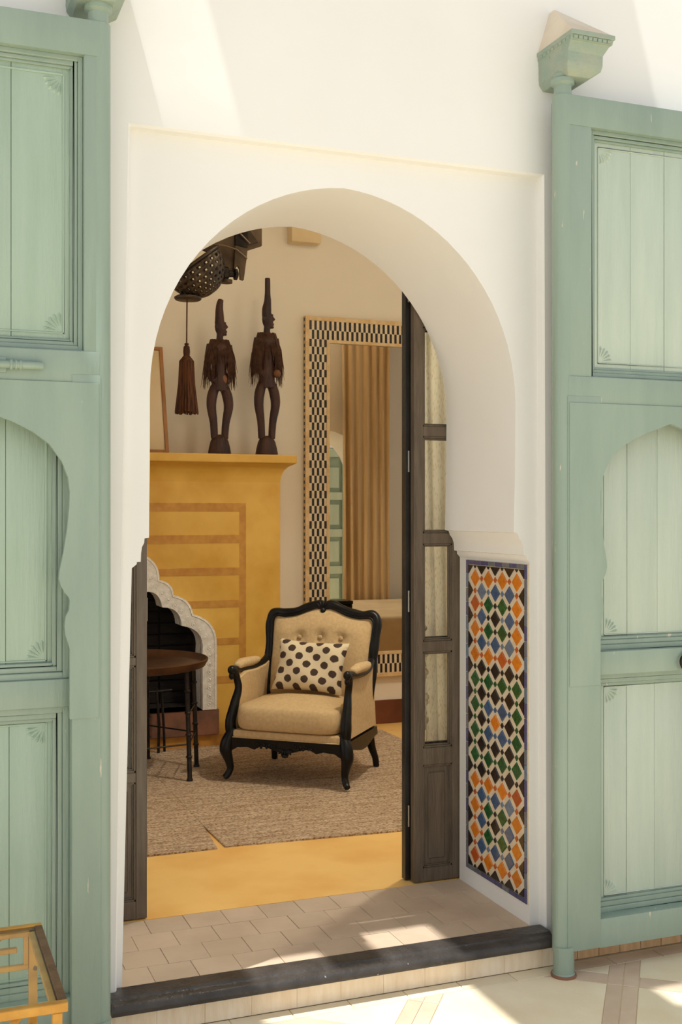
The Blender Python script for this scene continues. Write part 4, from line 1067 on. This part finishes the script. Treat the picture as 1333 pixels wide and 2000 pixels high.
MB().tube([(1.40, PY - .01, 2.905), (1.47, PY - .012, 2.905), (1.53, PY - .015, 2.89), (1.585, PY - .012, 2.85)], .0045, 6).build('wire', 'lamp_plate', pn)
MB().tube([(1.535, PY - .012, 2.985), (1.60, PY - .012, 2.925)], .004, 6).build('wire', 'lamp_plate', pn)
MB().tube([(1.56, PY + .02, 3.05), (1.56, PY + .02, CEIL)], .012, 10).build('stem', 'metal_black', pn, smooth=50)
MB().tube([(1.281, PY - .02, 2.84), (1.281, PY - .02, 2.63), (1.279, PY - .02, 2.41)], .0035, 6).build('cord', 'tassel', pn)
MB().lathe([(.004, 2.418), (.012, 2.412), (.008, 2.405), (.015, 2.398), (.017, 2.375), (.015, 2.352), (.013, 2.34)], (1.279, PY - .02, 0), 16).build('tassel_knob', 'tassel', pn, smooth=60)
ts = MB(); rn = random.Random(5)
for k in range(170):
    a = rn.uniform(0, 2 * PI); q = math.sqrt(rn.random()) if k > 90 else 1.0
    c_, s_ = math.cos(a) * q, math.sin(a) * q
    ts.tube([(1.279 + .014 * c_, PY - .02 + .014 * s_, 2.352), (1.279 + .033 * c_, PY - .02 + .033 * s_, 2.328), (1.279 + .038 * c_, PY - .02 + .038 * s_, 2.22), (1.279 + .055 * c_, PY - .02 + .055 * s_, 2.078 + rn.uniform(-.006, .006))], [.003, .0032, .0032, .0028], 5, caps=True)
tag(ts.build('tassel_skirt', 'tassel', pn), kind='stuff')

# ------------------------------------------------------------------ what the mirror shows: curtain, bed, far green door
tag(drape('curtain', 4.00, 4.50, 0.70, FL + .01, 3.55, 6, .030, 'curtain', (4.23, .70, FL), th=.006), 'long brown linen curtain hanging in folds, seen in the mirror', 'curtain')
MB().tube([(3.2, .69, 3.57), (4.75, .69, 3.57)], .012, 10).build('curtain_rod', 'metal_black', at=(3.97, .69, 3.57), smooth=50)
tag(bpy.data.objects['curtain_rod'], 'black curtain rod above the brown linen curtain', 'rod')
bd_ = root('bed', (3.95, 1.62, FL)); tag(bd_, 'bed under a pale bedspread reflected in the mirror', 'bed')
MB().box(3.10, 4.85, .80, 2.50, FL + .06, .40).build('bed_base', 'bed', bd_, bevel=.02, seg=2)
MB().box(3.08, 4.87, .78, 2.52, .34, .745).build('bedspread', 'bed', bd_, bevel=.045, seg=4, smooth=60)
for x_ in (3.2, 4.75):
    for y_ in (.9, 2.4): MB().tube([(x_, y_, FL), (x_, y_, FL + .08)], .025, 10).build('leg', 'black_wood', bd_)
bb = root('black_box', (3.30, 2.33, .745)); tag(bb, 'black lidded box on the bed corner, seen in the mirror above the chair back', 'box')
MB().box(3.17, 3.43, 2.24, 2.42, .746, .845).build('box_body', 'black_wood', bb, bevel=.004); MB().box(3.165, 3.435, 2.235, 2.425, .846, .875).build('lid', 'black_wood', bb, bevel=.004)
rc = MB().blob((3.47, 2.34, .762), .045, .03, .016); tag(rc.build('red_cloth', 'red', at=(3.47, 2.34, .746), smooth=60), 'small crumpled red cloth beside the black box on the bed', 'cloth')
g = root('door_7', (4.75, -1.3, 0)); struct(g, 'green panelled courtyard door seen in the mirror')
MB().box(4.15, 5.45, -1.36, -1.33, .0, 2.35).build('back_board', 'green', g)
for x_ in (4.15, 4.52, 4.78, 5.04, 5.38): MB().box(x_, x_ + .07, -1.33, -1.30, .02, 2.33).build('stile', 'green', g, bevel=.003)
for z_ in (.02, .45, .88, 1.31, 1.74, 2.24): MB().box(4.15, 5.45, -1.33, -1.302, z_, z_ + .09).build('rail', 'pale_green', g, bevel=.003)
for i, x_ in enumerate((4.25, 4.62, 4.88, 5.14)):
    for z_ in (.16, .59, 1.02, 1.45, 1.88): MB().box(x_, x_ + (.24 if i in (0, 3) else .13), -1.33, -1.315, z_, z_ + .24).build('panel', 'pale_green', g, bevel=.004)

# ------------------------------------------------------------------ gilt glass-topped table in the courtyard
GX0, GX1, GY0, GY1, GZ = -.42, .346, -.905, -.372, .500
gt = root('glass_table', ((GX0 + GX1) / 2, (GY0 + GY1) / 2, 0)); tag(gt, 'gilt metal side table with glass top and fretwork sides by the green door', 'table')
def gb(nm, x0_, x1_, y0_, y1_, z0_, z1_, mat='gold', par=None): return MB().box(x0_, x1_, y0_, y1_, z0_, z1_).build(nm, mat, par or gt, bevel=.0018)
t = .020
gb('top_bar', GX0, GX1, GY0, GY0 + t, GZ - .022, GZ); gb('top_bar', GX0, GX1, GY1 - t, GY1, GZ - .022, GZ)
gb('top_bar', GX0, GX0 + t, GY0 + t, GY1 - t, GZ - .022, GZ, 'rust'); gb('top_bar', GX1 - t, GX1, GY0 + t, GY1 - t, GZ - .022, GZ, 'rust')
gb('glass_ledge', GX0 + t, GX1 - t, GY0 + t, GY0 + t + .012, GZ - .022, GZ - .010); gb('glass_ledge', GX0 + t, GX1 - t, GY1 - t - .016, GY1 - t, GZ - .022, GZ - .010)
gb('glass_ledge', GX1 - t - .016, GX1 - t, GY0 + t, GY1 - t, GZ - .022, GZ - .010); gb('glass_ledge', GX0 + t, GX0 + t + .016, GY0 + t, GY1 - t, GZ - .022, GZ - .010)
MB().box(GX0 + t, GX1 - t, GY0 + t, GY1 - t, GZ - .009, GZ - .003).build('glass_top', 'glass', gt)
for x_ in (GX0 + .012, GX1 - .034):
    for y_ in (GY0 + .002, GY1 - .024): gb('leg', x_, x_ + .022, y_, y_ + .022, 0, GZ - .022)
def fret(y_):       # a squared spiral of flat bars under the top, repeated to both sides of a centre bar
    for sx, xe in ((1, GX1 - .034), (-1, GX0 + .034)):
        X = lambda a: xe - sx * a
        def hbar(a, b2, z_): gb('fret_bar', min(X(a), X(b2)), max(X(a), X(b2)), y_, y_ + .014, z_, z_ + .014)
        def vbar(a, za, zb): gb('fret_bar', min(X(a), X(a + .014)), max(X(a), X(a + .014)), y_, y_ + .014, za, zb)
        hbar(0, .30, .385); vbar(0.0, .398, .478) if y_ > -.6 else None; hbar(.03, .25, .432); vbar(.25, .385, .446)
        d_ = MB().tube([(X(.07), y_ + .007, GZ - .02), (X(.16), y_ + .007, .386)], .008, 4); d_.build('fret_brace', 'gold', gt)
fret(GY1 - .020); fret(GY0 + .004)
for y_ in (GY0 + .03, GY0 + .15, GY0 + .27, GY0 + .39, GY1 - .03): gb('shelf_bar', GX0 + .02, GX1 - .02, y_ - .006, y_ + .006, .215, .229, 'rust')
for x_ in (GX0 + .02, -.16, .05, .20, GX1 - .036): gb('shelf_bar', x_, x_ + .014, GY0 + .02, GY1 - .02, .229, .241)
